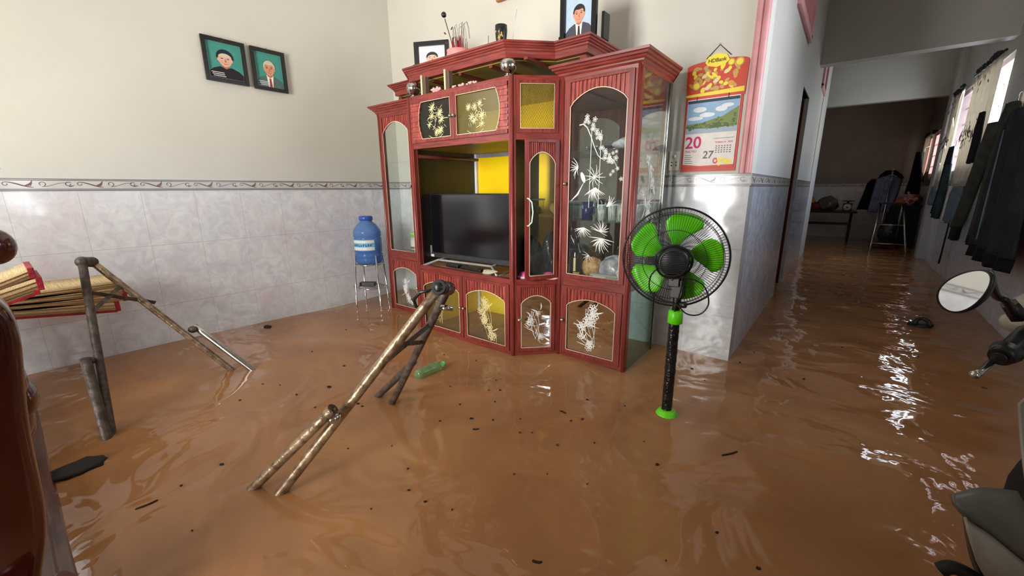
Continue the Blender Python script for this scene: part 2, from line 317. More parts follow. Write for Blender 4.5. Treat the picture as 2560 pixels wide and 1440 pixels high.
wall('wall_hall_left', 'x', CX - .12, CX, BY + .12, 7.03, [(3.5, 4.87, 2.17, 2.85), (4.53, 5.18, BOT, 1.84)] if 0 else [(3.45, 4.45, 2.12, 2.90), (4.53, 5.18, BOT, 1.84)], M['tile_h'], M['paint_hall'])
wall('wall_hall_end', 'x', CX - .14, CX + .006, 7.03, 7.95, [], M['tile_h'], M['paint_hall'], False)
wall('wall_right', 'x', RX, RX + .13, FY, 8.15, [(.15, .5, .74, 1.5), (1.85, 3.15, 1.25, 2.2), (4.1, 5.2, 1.15, 2.0), (5.8, 8.1, 1.18, 2.15)], M['tile_y'], M['paint_hall'])  # one hole belongs to the added side window
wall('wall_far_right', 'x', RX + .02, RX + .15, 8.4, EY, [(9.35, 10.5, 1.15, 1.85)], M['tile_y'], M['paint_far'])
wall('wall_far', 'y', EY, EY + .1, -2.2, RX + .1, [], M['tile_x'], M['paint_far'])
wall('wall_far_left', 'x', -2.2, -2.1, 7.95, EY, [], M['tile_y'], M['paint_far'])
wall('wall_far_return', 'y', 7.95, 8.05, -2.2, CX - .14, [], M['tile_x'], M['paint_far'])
wall('wall_front', 'y', FY - .12, FY, LX - .12, RX + .13, [(-2.2, -.75, BOT, 2.2)], M['tile_x'], M['paint'])
struct(MB().box((RX - .075, 8.15, BOT), (RX + .13, 8.4, TOP)).build('wall_pilaster', M['paint_hall']))
struct(MB().box((CX - .1, 5.8, 2.26), (RX, 5.95, TOP)).build('wall_header_near', M['paint_hall']))
struct(MB().box((CX - .1, 8.4, 2.2), (RX + .13, 8.52, TOP)).build('wall_header_far', M['paint_hall']))
struct(MB().box((-1.1, -.56, BOT), (RX, -.46, TOP)).build('wall_added_shade', M['paint']))  # added wall behind the camera, keeps door light off the right-hand water
struct(MB().box((-2.3, BY + .12, BOT), (-2.2, 7.95, TOP)).build('wall_side_room', M['paint_far']))
# side room behind the hall doorway: closed by its own dark door leaf
struct(MB().box((LX - .12, FY - .12, TOP), (RX + .13, EY + .1, TOP + .1)).build('ceiling', M['ceil']))
struct(MB().box((LX - .12, FY - .12, BOT - .08), (RX + .13, EY + .1, BOT)).build('floor', M['floor']))
# hall doorway: frame, half open door leaf
C_('maroon', 84, 26, 22, .35); C_('greyjamb', 150, 150, 148, .5)
d = MB()
d.box((CX - .13, 4.50, BOT), (CX - .01, 4.53, 1.87)).box((CX - .13, 5.18, BOT), (CX - .06, 5.20, 1.87)).box((CX - .13, 4.5, 1.84), (CX - .01, 5.2, 1.87))
dr = struct(d.build('door_1', M['greyjamb']))
lf = MB().box((CX - .66, 5.135, BOT), (CX - .03, 5.172, 1.83), 0)
for z in (-.2, .55, 1.2): lf.box((CX - .58, 5.128, z), (CX - .12, 5.135, z + .5), 0)
lf.build('door_leaf', M['maroon'], dr, bevel=.003)
# tile border with scrollwork
def border(name, F, L, off=0.0):
    b = MB(); b.fb(F, 0, L, TZ, BZ, 0, .004, 0)
    for z in (TZ + .001, TZ + .008, BZ - .009, BZ - .002): b.fb(F, 0, L, z - .0022, z + .0022, .004, .0048, 1)
    k = 0; P = .276; zc = (TZ + BZ) / 2; h = .02
    while k * P + off < L:
        o = k * P + off; k += 1
        if o < 0: continue
        def rb(pts, wd, m): 
            q = [(o + u, zc + v) for u, v in pts if 0 <= o + u <= L]
            if len(q) > 1: b.ribbon(F, q, wd if not isinstance(wd, list) else wd[:len(q)], .0052, m)
        def sp(cu, cv, r, a0, a1, n=12, k2=.35): return [(cu + r * (1 - k2 * i / n) * cos(a0 + (a1 - a0) * i / n), cv + r * .9 * (1 - k2 * i / n) * sin(a0 + (a1 - a0) * i / n)) for i in range(n + 1)]
        rb([(.02 + .1 * t, h * .7 * cos(PI * t)) for t in [i / 10 for i in range(11)]], [.002 + .004 * sin(PI * i / 10) for i in range(11)], 2)
        rb(sp(.022, .004, .011, PI / 2, PI * 2.1), .0022, 2)
        rb(sp(.152, .004, .014, PI * 1.6, PI * 3.3 - 2 * PI * 0), .0024, 2)
        rb([(.15 + .09 * t, -h * .6 * cos(PI * t) * .9) for t in [i / 8 for i in range(9)]], .0018, 2)
        rb(sp(.252, .003, .013, PI * .2, PI * 2.0), .003, 2)
        for j in range(4):
            a = .55 + j * .22; rb([(.085 + .012 * j * .6 + t * .034 * cos(a), -.009 + t * .034 * sin(a)) for t in (0, .35, .7, 1)], [.0015, .006, .0045, .0008], 3)
        rb([(.25, -.012), (.262, -.008), (.275, -.004)], [.001, .005, .001], 2)
    return struct(b.build(name, [M['bband'], M['bline'], M['bcurl'], M['bleaf']]))
border('trim_1', Fr((LX, FY, 0), (0, 1, 0)), BY - FY, .055)
border('trim_2', Fr((LX, BY, 0), (1, 0, 0)), CX - LX)
border('trim_3', Fr((CX, BY, 0), (0, 1, 0)), 4.5 - BY)
border('trim_4', Fr((CX, 5.2, 0), (0, 1, 0)), 7.03 - 5.2)
border('trim_5', Fr((-2.1, EY, 0), (1, 0, 0)), RX + 2.1)
border('trim_6', Fr((RX, 8.15, 0), (0, -1, 0)), 8.15 - FY)
# pink fluted pilaster on the corner, pink transom frames in the hall
def fluted(name, x0, x1, y, z0, z1):
    b = MB(); pr = []
    n = 24
    for i in range(n + 1):
        t = i / n; d = .010 + .012 * abs(sin(PI * 2 * t)) ** .6
        pr.append((x0 + (x1 - x0) * t, d))
    pts = [(x0, 0)] + pr + [(x1, 0)]
    F2 = Fr((0, y, z0), (1, 0, 0), (0, 0, 1), (0, -1, 0)); return b.prism(F2, pts, 0, z1 - z0).build(name, M['pink'])
struct(fluted('trim_7', CX - .062, CX, BY, BZ + .001, TOP))
def transom(name, y0, y1, z0, z1, x=CX):
    b = MB(); F = Fr((x, y0, 0), (0, 1, 0)); L = y1 - y0
    for k, w in ((0, .02), (.05, .005)):
        b.fb(F, -.03 + k, L + .03 - k, z0 - .03 + k, z0 + .02 + k, -.05, w); b.fb(F, -.03 + k, L + .03 - k, z1 - .02 - k, z1 + .03 - k, -.05, w)
        b.fb(F, -.03 + k, .02 + k, z0 + k, z1 - k, -.05, w); b.fb(F, L - .02 - k, L + .03 - k, z0 + k, z1 - k, -.05, w)
    b.fb(F, .02, L - .02, z0 + .02, z1 - .02, -.06, -.045)
    return struct(b.build(name, M['pink']))
transom('window_5', 3.5, 4.4, 2.17, 2.85)
transom('window_6', 6.45, 7.0, 2.17, 2.5)
# windows
def window(name, F, u0, u1, v0, v1, mf, nb, nh, pane=None):
    b = MB()
    for a in ((u0, u0 + .05, v0, v1), (u1 - .05, u1, v0, v1), (u0, u1, v0, v0 + .05), (u0, u1, v1 - .05, v1)): b.fb(F, *a, -.12, -.02)
    o = struct(b.build(name, mf)); c = MB()
    for i in range(1, nb): u = u0 + (u1 - u0) * i / nb; c.fb(F, u - .009, u + .009, v0, v1, -.09, -.07)
    for i in range(1, nh): v = v0 + (v1 - v0) * i / nh; c.fb(F, u0, u1, v - .009, v + .009, -.09, -.07)
    c.build('window_bars', mf, o)
    if pane: MB().fb(F, u0 + .05, u1 - .05, v0 + .05, v1 - .05, -.11, -.106).build('pane', pane, o)
    return o
C_('greyframe', 130, 128, 124, .5); C_('pinkgrid', 205, 150, 156, .5); C_('whitegrid', 226, 206, 208, .5)
window('window_1', Fr((LX, -1.3, 0), (0, 1, 0)), 0, 1.385, 1.12, 2.3, M['greyframe'], 5, 3)
window('window_2', Fr((RX, .5, 0), (0, -1, 0)), 0, .35, .74, 1.5, M['greyframe'], 2, 4)
window('window_3', Fr((RX, 8.1, 0), (0, -1, 0)), 0, 2.3, 1.18, 2.15, M['whitegrid'], 8, 5)
window('window_added', Fr((RX, 3.15, 0), (0, -1, 0)), 0, 1.3, 1.25, 2.2, M['whitegrid'], 5, 4)  # added unseen window, gives the hall fill an opening
window('window_4', Fr((RX, 5.2, 0), (0, -1, 0)), 0, 1.1, 1.15, 2.0, M['pinkgrid'], 6, 4)
window('window_7', Fr((RX + .02, 10.5, 0), (0, -1, 0)), 0, 1.15, 1.15, 1.85, M['pinkgrid'], 6, 4)
dd = MB().box((-2.26, FY - .1, BOT), (-2.2, FY + .02, 2.26)).box((-.75, FY - .1, BOT), (-.69, FY + .02, 2.26)).box((-2.26, FY - .1, 2.2), (-.69, FY + .02, 2.26))
struct(dd.build('door_2', M['greyframe']))
# flood water: one rippled sheet through the whole house
def wz(x, y):
    z = .0035 * sin(3.1 * x + 1.7 * y + 1) + .003 * sin(-2.2 * x + 4.3 * y + .4) + .0018 * sin(7.3 * x - 3.9 * y) + .0012 * sin(11 * x + 9 * y + 2)
    l = max(0, 1 - (x - LX) / .8); z += l * (.012 * sin(2.6 * y + .2) - .004)
    h = min(1, max(0, (x + .6) / .6)); z += h * .0022 * (sin(17 * y + 3 * x + 1.2 * sin(5 * x)) + .6 * sin(29 * y - 9 * x))
    d = math.hypot(x + .502, y - 1.75); z += .004 * math.exp(-d * 6) * sin(d * 60)
    return z
rows = []; nx = 140; ny = 420
for i in range(ny + 1):
    y = FY - .05 + (EY - FY + .05) * (i / ny) ** 1.25; rows.append([V((LX - .02 + (RX + .1 - LX) * j / nx, y, wz(LX - .02 + (RX + .1 - LX) * j / nx, y))) for j in range(nx + 1)])
wt = MB().grid(rows).build('flood_water', M['water'])
tag(wt, 'muddy brown flood water covering the floor of the whole house', 'water', kind='stuff')
# ---------------------------------------------------------------- display cabinet
cab = thing('display_cabinet', 'tall red wood display cabinet with glass doors and yellow back standing in the flood water', 'cabinet', (-1.9, 2.2, -.4))
Fc = Fr((-2.345, 1.865, 0), (1, 0, 0)); Wc = .865
Fa = Fr((-1.48, 1.865, 0), (.2, .19, 0)); Wa = .276
Fright = Fr((-1.28, 2.055, 0), (1, 0, 0)); Wr = .44
Fl = Fr((-2.975, 2.055, 0), (1, 0, 0)); Wl = .43
Fal = Fr((-2.545, 2.055, 0), (.2, -.19, 0))
BKY = 2.49
# carcass frames: stiles and rails of every face
def face_frame(F, W, t, st, rails, beads, ln):
    b = MB(); b.fb(F, 0, st, -.4, t, -.035, .004); b.fb(F, W - st, W, -.4, t, -.035, .004)
    for z0, z1 in rails: b.fb(F, st, W - st, z0, z1, -.035, .002, 1)
    for u in beads: b.tube([F.p(u, z, .002) for z in (-.4, t)], .011, 10)
    return b.build('face_frame', [M['wood'], M['woodh']], cab)
TR = ((-.4, .02), (.445, .495), (1.56, 1.6)); CR = ((-.4, .02), (.445, .478), (1.265, 1.3), (1.565, 1.59))
face_frame(Fright, Wr, 1.6, .03, TR, (.008, Wr - .008), 0); face_frame(Fl, Wl, 1.6, .03, TR, (.008, Wl - .008), 0)
face_frame(Fc, Wc, 1.59, .022, CR, (0, Wc), 0); face_frame(Fa, Wa, 1.59, .02, CR, (), 0); face_frame(Fal, Wa, 1.59, .02, CR, (), 0)
for x in (-.845, -2.97): MB().box((x - .005, BKY - .03, -.4), (x + .005, BKY, 1.6)).build('rear_post', M['wood'], cab)
# boards
def poly_board(z0, z1, pts, m, nm): return MB().prism(Fr((0, 0, 0), (1, 0, 0), (0, 0, 1), (0, 1, 0)), pts, z0, z1).build(nm, m, cab)
CENTRE = [(-2.53, BKY), (-2.53, 2.06), (-2.345, 1.885), (-1.48, 1.885), (-1.3, 2.06), (-1.3, BKY)]
poly_board(.452, .474, CENTRE, M['shelfwood'], 'shelf_board')
poly_board(1.268, 1.285, CENTRE, M['olive'], 'ceiling_board')
poly_board(1.572, 1.588, CENTRE, M['olive'], 'top_board')
poly_board(.46, .476, [(-1.27, BKY), (-1.27, 2.06), (-.85, 2.06), (-.85, BKY)], M['shelfwood'], 'shelf_board')
poly_board(.46, .476, [(-2.96, BKY), (-2.96, 2.06), (-2.55, 2.06), (-2.55, BKY)], M['shelfwood'], 'shelf_board')
poly_board(1.575, 1.59, [(-1.27, BKY), (-1.27, 2.06), (-.85, 2.06), (-.85, BKY)], M['woodh'], 'top_board')
poly_board(1.575, 1.59, [(-2.96, BKY), (-2.96, 2.06), (-2.55, 2.06), (-2.55, BKY)], M['woodh'], 'top_board')
MB().box((-2.35, BKY, -.4), (-1.3, BKY + .012, 1.58)).build('back_panel', M['yellow'], cab)
MB().box((-2.352, 1.9, .475), (-2.34, BKY, 1.58)).build('side_board', M['dark'], cab)
MB().box((-2.352, 1.9, -.4), (-2.34, BKY, .452)).build('side_board', M['yellow'], cab)
MB().box((-2.34, BKY - .022, -.4), (-2.318, BKY, 1.268)).build('corner_strip', M['white'], cab)
MB().box((-2.34, BKY - .012, 1.24), (-1.3, BKY, 1.268)).build('back_strip', M['silver'], cab)
F = Fr((-1.49, 1.9, 0), (-.2, .585, 0)); MB().fb(F, 0, .48, .475, 1.268, -.006, .006).build('partition', M['dark'], cab)
MB().box((-1.29, 2.07, -.4), (-1.28, BKY, 1.58)).build('partition', [M['dark']], cab)
MB().box((-1.2799, 2.09, .49), (-1.275, BKY, 1.55)).build('side_mirror', M['mirror'], cab)
MB().box((-1.275, BKY - .01, .48), (-.86, BKY, 1.57)).build('back_mirror', M['mirror'], cab)
MB().tube([(-2.325, 1.9, 1.222), (-2.325, 2.5, 1.226)], .012, 10).build('hanging_rail', C_('railbrown', 92, 40, 36, .35), cab)
# doors
def flower(b, F, u, v, r, m=0, n=5, w=.0018):
    b.ell(F, u, v, r * .16, r * .16, w, m, n=8)
    for k in range(n):
        a = 2 * PI * k / n + u * 50; cu, cv = u + cos(a) * r * .62, v + sin(a) * r * .62
        q = [(cu + r * .40 * cos(t) * cos(a) - r * .27 * sin(t) * sin(a), cv + r * .40 * cos(t) * sin(a) + r * .27 * sin(t) * cos(a)) for t in [2 * PI * i / 10 for i in range(11)]]
        b.ribbon(F, q, r * .15, w, m)
def leafy(b, F, u, v, L, a, m=0, wd=.3, w=.0018):
    p = [(u + cos(a) * L * t + sin(a) * L * .12 * sin(PI * t), v + sin(a) * L * t) for t in (0, .25, .5, .75, 1)]
    b.ribbon(F, p, [L * .05, L * wd, L * wd * 1.1, L * wd * .7, L * .02], w, m)
def etch_bush(F, u, v, s, seed, dense=14):
    r = random.Random(seed); b = MB()
    for k in range(dense):
        t = k / dense; x = u + s * .38 * sin(5 * t + seed) * (1 - .5 * t) * .6 + r.uniform(-.1, .1) * s; y = v - s * .5 + s * t
        if r.random() < .55: flower(b, F, x, y, s * r.uniform(.07, .12), n=r.choice((5, 6)))
        else: leafy(b, F, x, y, s * r.uniform(.13, .24), r.uniform(.3, 2.8), wd=.12)
        leafy(b, F, x, y, s * r.uniform(.12, .22), r.uniform(0, 6.3), wd=.07)
    for k in range(4): b.ribbon(F, [(u + s * .12 * sin(k + 3 * t), v - s * .5 + s * .9 * t) for t in [i / 8 for i in range(9)]], .0022  , .0018)
    return b
def etch_chrys(F, u, v, s, seed):
    r = random.Random(seed); b = MB()
    for k in range(7):
        a0 = 2 * PI * k / 7 + r.uniform(-.3, .3); q = s * r.uniform(.16, .36); x = u + cos(a0) * q; y = v + sin(a0) * q * 1.1; n = r.choice((9, 11, 13)); L = s * r.uniform(.11, .17)
        for j in range(n): leafy(b, F, x, y, L * r.uniform(.8, 1.1), 2 * PI * j / n + r.uniform(-.1, .1), wd=.14)
    for k in range(22):
        a0 = r.uniform(0, 6.3); q = s * r.uniform(.05, .4); leafy(b, F, u + cos(a0) * q, v + sin(a0) * q * 1.1, s * r.uniform(.1, .18), r.uniform(0, 6.3), wd=.1)
    b.ribbon(F, [(u - s * .35 + s * .6 * t, v - s * .40 - s * .1 * sin(PI * t)) for t in [i / 8 for i in range(9)]], .0025, .0018)
    return b
def etch_bamboo(F, u0, u1, v0, v1, seed):
    r = random.Random(seed); b = MB(); W = u1 - u0; H = v1 - v0
    for f in (.38, .56): b.ribbon(F, [(u0 + W * f, v0 + H * .42), (u0 + W * (f + .01), v0 + H * .86)], .003  , .0018)
    pts = [(u0 + W * (.15 + .75 * t), v0 + H * (.90 - .28 * t + .04 * sin(9 * t))) for t in [i / 10 for i in range(11)]]
    b.ribbon(F, pts, [.002 + .004 * (1 - i / 10) for i in range(11)]  , .0018)
    for k in range(34):
        t = r.random(); x = u0 + W * (.28 + .6 * t) + r.gauss(0, .03) * W * 2; y = v0 + H * (.93 - .30 * t) + r.gauss(0, .02) * H
        flower(b, F, min(max(x, u0 + .012), u1 - .012), y, r.uniform(.008, .014), n=5)
    for (cx, cy, n, a0, a1, L) in ((.50, .54, 16, -2.6, -.5, .07), (.47, .60, 12, -2.2, 4.0, .06), (.3, .30, 14, 3.3, 6.1, .065), (.62, .28, 12, -.4, 3.2, .06), (.66, .24, 16, 3.2, 6.2, .075), (.72, .43, 8, .2, 1.6, .06), (.15, .66, 9, 2.2, 5.0, .06), (.42, .13, 7, 2.6, 6.0, .045)):
        for k in range(n): leafy(b, F, u0 + W * cx, v0 + H * cy, L * r.uniform(.7, 1.1), a0 + (a1 - a0) * k / n + r.uniform(-.12, .12), wd=.06)
    b.ell(F, u0 + W * .25, v0 + H * .60, .012, .03  , .0018, rot=.4)
    b.ribbon(F, [(u0 + W * .02, v0 + H * .46), (u0 + W * .15, v0 + H * .5), (u0 + W * .27, v0 + H * .57)], [.002, .01, .002]  , .0018)
    return b
def arch_door(F, u0, u1, v0, v1, gm, st=.035, rb=.025, fl=.05, rise=.05, etch=None, em='etch', knob=None, flute=True):
    """one framed door: stiles, bottom rail, fluted top cut to an arch, pane, beads, knob"""
    t = .012; gu0, gu1 = u0 + st, u1 - st; gv0 = v0 + rb; spring = v1 - rb * .6 - fl - rise; W = gu1 - gu0; b = MB()
    b.fb(F, u0, gu0, v0, v1, 0, t, 0); b.fb(F, gu1, u1, v0, v1, 0, t, 0); b.fb(F, gu0, gu1, v0, gv0, 0, t, 0); b.fb(F, gu0, gu1, v1 - rb * .6, v1, 0, t, 0)
    arch = lambda x: spring + rise * (sin(PI * x) ** .75)
    n = 28
    for i in range(n):
        a0, a1 = i / n, (i + 1) / n; w = (.009 if i % 2 else .004)
        P = [F.p(gu0 + W * a0, arch(a0), w), F.p(gu0 + W * a1, arch(a1), w), F.p(gu0 + W * a1, arch(a1), 0), F.p(gu0 + W * a0, arch(a0), 0),
             F.p(gu0 + W * a0, v1 - rb * .6, w), F.p(gu0 + W * a1, v1 - rb * .6, w), F.p(gu0 + W * a1, v1 - rb * .6, 0), F.p(gu0 + W * a0, v1 - rb * .6, 0)]
        b.hexa(P, 1)
    bead = [(gu0 + .002, gv0), (gu0 + .002, spring)] + [(gu0 + W * i / 16, arch(i / 16)) for i in range(1, 16)] + [(gu1 - .002, spring), (gu1 - .002, gv0)]
    b.ribbon(F, bead + [bead[0]], .004, .0125, 2)
    d = b.build('door', [M['wood'], M['flute'], M['bead']], cab, bevel=.0012)
    g = MB().fb(F, gu0 - .004, gu1 + .004, gv0 - .004, spring + rise + .002, -.002, .0015).build('glass_pane', gm, d)
    if etch:
        eb = etch; eb.build('etched_flowers', M[em], d)
    if knob is not None:
        kb = MB().lathe(F.p(knob, (v0 + v1) / 2, t), [(.004, 0), (.004, .008), (.009, .012), (.011, .018), (.008, .024), (0, .026)], 14, ax=F.W)
        kb.build('knob', M['chrome'], d)
    return d
arch_door(Fright, .03, Wr - .03, .025, .445, M['mirror'], etch=etch_bush(Fright, .22, .22, .26, 3, 26), knob=.045)
arch_door(Fright, .03, Wr - .03, .495, 1.56, M['glass'], st=.028, fl=.045, rise=.075, etch=etch_bamboo(Fright, .065, Wr - .065, .52, 1.42, 5), knob=.042)
arch_door(Fl, .03, Wl - .03, .025, .445, M['glass'], etch=etch_bush(Fl, .22, .18, .2, 8, 16), knob=Wl - .045)
arch_door(Fl, .03, Wl - .03, .495, 1.56, M['glass'], st=.028, fl=.04, rise=.08, knob=Wl - .045)
arch_door(Fc, .024, .445, .025, .445, M['glass'], st=.03, etch=etch_bush(Fc, .2, .2, .24, 11, 18), em='etchy', knob=.435)
arch_door(Fc, .452, Wc - .024, .025, .445, M['glass'], st=.03, etch=etch_bush(Fc, .66, .19, .26, 14, 22), em='etchy', knob=.465)
arch_door(Fa, .022, Wa - .022, .025, .445, M['mirror'], st=.024, etch=etch_bush(Fa, .135, .2, .2, 21, 16), knob=.034)
arch_door(Fal, .022, Wa - .022, .025, .445, M['mirror'], st=.024)
# the angled middle door stands open, hinged on its right stile
hx = Fa.p(Wa - .015, 0, .004); dirv = V((-1.385, 1.885, 0)) - V((hx.x, hx.y, 0)); Fo = Fr(hx + dirv.normalized() * .205, -dirv)
od = arch_door(Fo, 0, .205, .485, 1.262, M['glass'], st=.024, fl=.05, rise=.06)
hb = MB(); hb.tube([Fo.p(.012, .8, .012), Fo.p(.012, .8, .03), Fo.p(.03, .82, .034), Fo.p(.036, .875, .036), Fo.p(.03, .93, .034), Fo.p(.012, .95, .03), Fo.p(.012, .95, .012)], .004, 8)
hb.build('door_handle', M['white'], od)
# upper sliding doors with bowed panes, and a patterned pane on the angled face
def bow_door(F, u0, u1, v0, v1, a0, a1, side, gm, em, knob):
    b = MB(); t = .012; n = 14; ys = [v0 + .022 + (v1 - v0 - .044) * i / n for i in range(n + 1)]
    ed = (lambda s: a0 - .028 * (1 - (2 * s - 1) ** 2)) if side < 0 else (lambda s: a1 + .028 * (1 - (2 * s - 1) ** 2))
    b.fb(F, u0, u1, v0, v0 + .022, 0, t, 0); b.fb(F, u0, u1, v1 - .022, v1, 0, t, 0)
    if side < 0: b.fb(F, a1, u1, v0 + .022, v1 - .022, 0, t, 0)
    else: b.fb(F, u0, a0, v0 + .022, v1 - .022, 0, t, 0)
    for i in range(n):
        e0, e1 = ed(i / n), ed((i + 1) / n); w = .009 if i % 2 else .005
        lo, hi = (u0, None) if side < 0 else (None, u1)
        A = [(u0, ys[i]), (e0, ys[i]), (e1, ys[i + 1]), (u0, ys[i + 1])] if side < 0 else [(e0, ys[i]), (u1, ys[i]), (u1, ys[i + 1]), (e1, ys[i + 1])]
        b.prism(F, A, 0, w, 1)
    out = [(a1, ys[0]), (a1, ys[-1])] if side < 0 else [(a0, ys[0]), (a0, ys[-1])]
    b.ribbon(F, out + [(ed(1 - i / n), ys[n - i]) for i in range(n + 1)] + [out[0]], .003, .0125, 2)
    d = b.build('door', [M['wood'], M['flute'], M['bead']], cab, bevel=.001)
    MB().fb(F, min(a0, ed(.5)) - .002, max(a1, ed(.5)) + .002, v0 + .02, v1 - .02, -.002, .0015).build('glass_pane', gm, d)
    etch_chrys(F, (a0 + a1) / 2, (v0 + v1) / 2 - .005, .22, 31 + side).build('etched_flowers', M[em], d)
    MB().lathe(F.p(knob, (v0 + v1) / 2, t), [(.004, 0), (.004, .008), (.009, .012), (.011, .018), (.008, .024), (0, .026)], 14, ax=F.W).build('knob', M['chrome'], d)
bow_door(Fc, .024, .425, 1.3, 1.565, .13, .395, -1, M['glassd'], 'etchy', .412)
bow_door(Fc, .428, Wc - .024, 1.3, 1.565, .45, .76, 1, M['glassy'], 'etchy', .44)
pb = MB()
for a in ((.022, .045, 1.3, 1.565), (Wa - .045, Wa - .022, 1.3, 1.565), (.045, Wa - .045, 1.3, 1.322), (.045, Wa - .045, 1.548, 1.565)): pb.fb(Fa, *a, 0, .01, 0)
pb.ribbon(Fa, [(.046, 1.323), (.046, 1.547), (Wa - .046, 1.547), (Wa - .046, 1.323), (.046, 1.323)], .003, .0112, 1)
for i in range(-14, 22):
    for s in (1, -1):
        q = []
        for k in range(23):
            v = 1.323 + .01 * k; u = .046 + i * .013 + s * (v - 1.323) * .62 + (0 if s > 0 else .0)
            if .047 < u < Wa - .047: q.append((u, v))
        if len(q) > 1: pb.ribbon(Fa, q, .0016, .0042, 2)
pd = pb.build('door', [M['wood'], M['bead'], C_('patline', 124, 98, 30)], cab); MB().fb(Fa, .044, Wa - .044, 1.32, 1.55, 0, .004).build('glass_pane', M['glassy'], pd)
# side glazing
MB().box((-.846, 2.08, .5), (-.842, BKY - .03, 1.585)).build('side_glass', M['glass'], cab)
MB().box((-.850, 2.08, -.4), (-.842, BKY - .03, .455)).build('side_panel', M['gmirror'], cab)
MB().box((-.852, 2.07, .455), (-.838, BKY, .5)).build('side_rail', M['wooddk'], cab)
MB().box((-.852, BKY - .03, -.4), (-.836, BKY, 1.6)).build('side_rail', M['steel'], cab)
MB().box((-2.973, 2.08, -.4), (-2.969, BKY - .03, 1.585)).build('side_glass', M['glass'], cab)
etch_bamboo(Fr((-.841, 2.1, 0), (0, 1, 0)), .05, .26, .52, 1.2, 9).build('etched_flowers', M['etch'], cab)
# glass shelves
for (x0, x1, y0, z) in ((-1.27, -.855, 2.09, 1.2), (-1.27, -.855, 2.09, .82), (-2.96, -2.56, 2.12, 1.215), (-1.62, -1.29, 2.1, .835)):
    MB().box((x0, y0, z), (x1, BKY - .02, z + .005)).build('glass_shelf', M['glass'], cab)
# crowns: stepped cornices
PROF = [(0, 0), (.004, .02), (.012, .03), (.014, .038), (.024, .044), (.028, .052), (.038, .056), (.042, .066), (.052, .070), (.054, .082)]
def cornice(path, z, prof, m, nm, closed_top=True, scale=1.0):
    b = MB(); n = len(path); rows = []
    P = [V((x, y, 0)) for x, y in path]; D = []
    for i in range(n):
        a = (P[i] - P[i - 1]).normalized() if i else (P[1] - P[0]).normalized(); c = (P[i + 1] - P[i]).normalized() if i < n - 1 else a
        na = V((a.y, -a.x, 0)); nc = V((c.y, -c.x, 0)); mm = (na + nc).normalized(); D.append(mm / max(.4, mm.dot(nc)))
    for (o, hh) in prof: rows.append([P[i] + D[i] * o * scale + V((0, 0, z + hh * scale)) for i in range(n)])
    for r0, r1 in zip(rows, rows[1:]):
        b.add(r0 + r1, [(i, i + 1, n + i + 1, n + i) for i in range(n - 1)])
    b.add(rows[-1], [list(range(n))]); b.add([p - V((0, 0, 0)) for p in rows[0]], [list(range(n))[::-1]])
    b.add([rows[0][0], rows[-1][0], rows[-1][-1], rows[0][-1]], [(0, 1, 2, 3)])
    return b.build(nm, m, cab)
cornice([(-1.288, BKY), (-1.288, 2.05), (-.84, 2.05), (-.84, BKY)], 1.558, PROF, M['woodh'], 'cornice', scale=.92)
cornice([(-2.98, BKY), (-2.98, 2.05), (-2.54, 2.05), (-2.54, BKY)], 1.558, PROF, M['woodh'], 'cornice', scale=.92)
cornice([(-2.80, BKY), (-2.80, 2.10), (-2.565, 2.10), (-2.380, 1.904), (-1.553, 1.904), (-1.362, 2.105), (-1.165, 2.105), (-1.165, BKY)], 1.696, [(0, 0), (0, .028)] + [(o, hh + .022) for o, hh in PROF[1:]], M['woodh'], 'upper_cornice', scale=.73)
poly_board(1.692, 1.698, [(-2.79, BKY), (-2.79, 2.14), (-2.53, 2.14), (-2.34, 1.95), (-1.57, 1.95), (-1.38, 2.145), (-1.19, 2.145), (-1.19, BKY)], M['olive'], 'cornice_underside')
rb_ = MB()
for x in (-2.2, -1.95, -1.7, -1.45): rb_.box((x - .012, 1.95, 1.677), (x + .012, BKY, 1.69))
rb_.build('underside_battens', M['woodh'], cab)
for (x, y) in ((-1.2, 2.14), (-2.77, 2.14), (-1.2, BKY - .03), (-2.77, BKY - .03)): MB().box((x - .018, y - .018, 1.588), (x + .018, y + .018, 1.69)).build('cornice_post', M['wood'], cab)
for x in (-2.325, -1.524):
    MB().lathe((x, 1.893, 1.588), [(.026, 0), (.026, .006), (.016, .012), (.016, .018), (.026, .023), (.041, .04), (.046, .06), (.041, .08), (.025, .095), (.0, .099)], 24).build('ball_post', M['chrome'], cab)
MB().tube([(-1.315, 2.03, .5), (-1.315, 2.03, .49)], .004, 6).build('hinge', M['chrome'], cab)
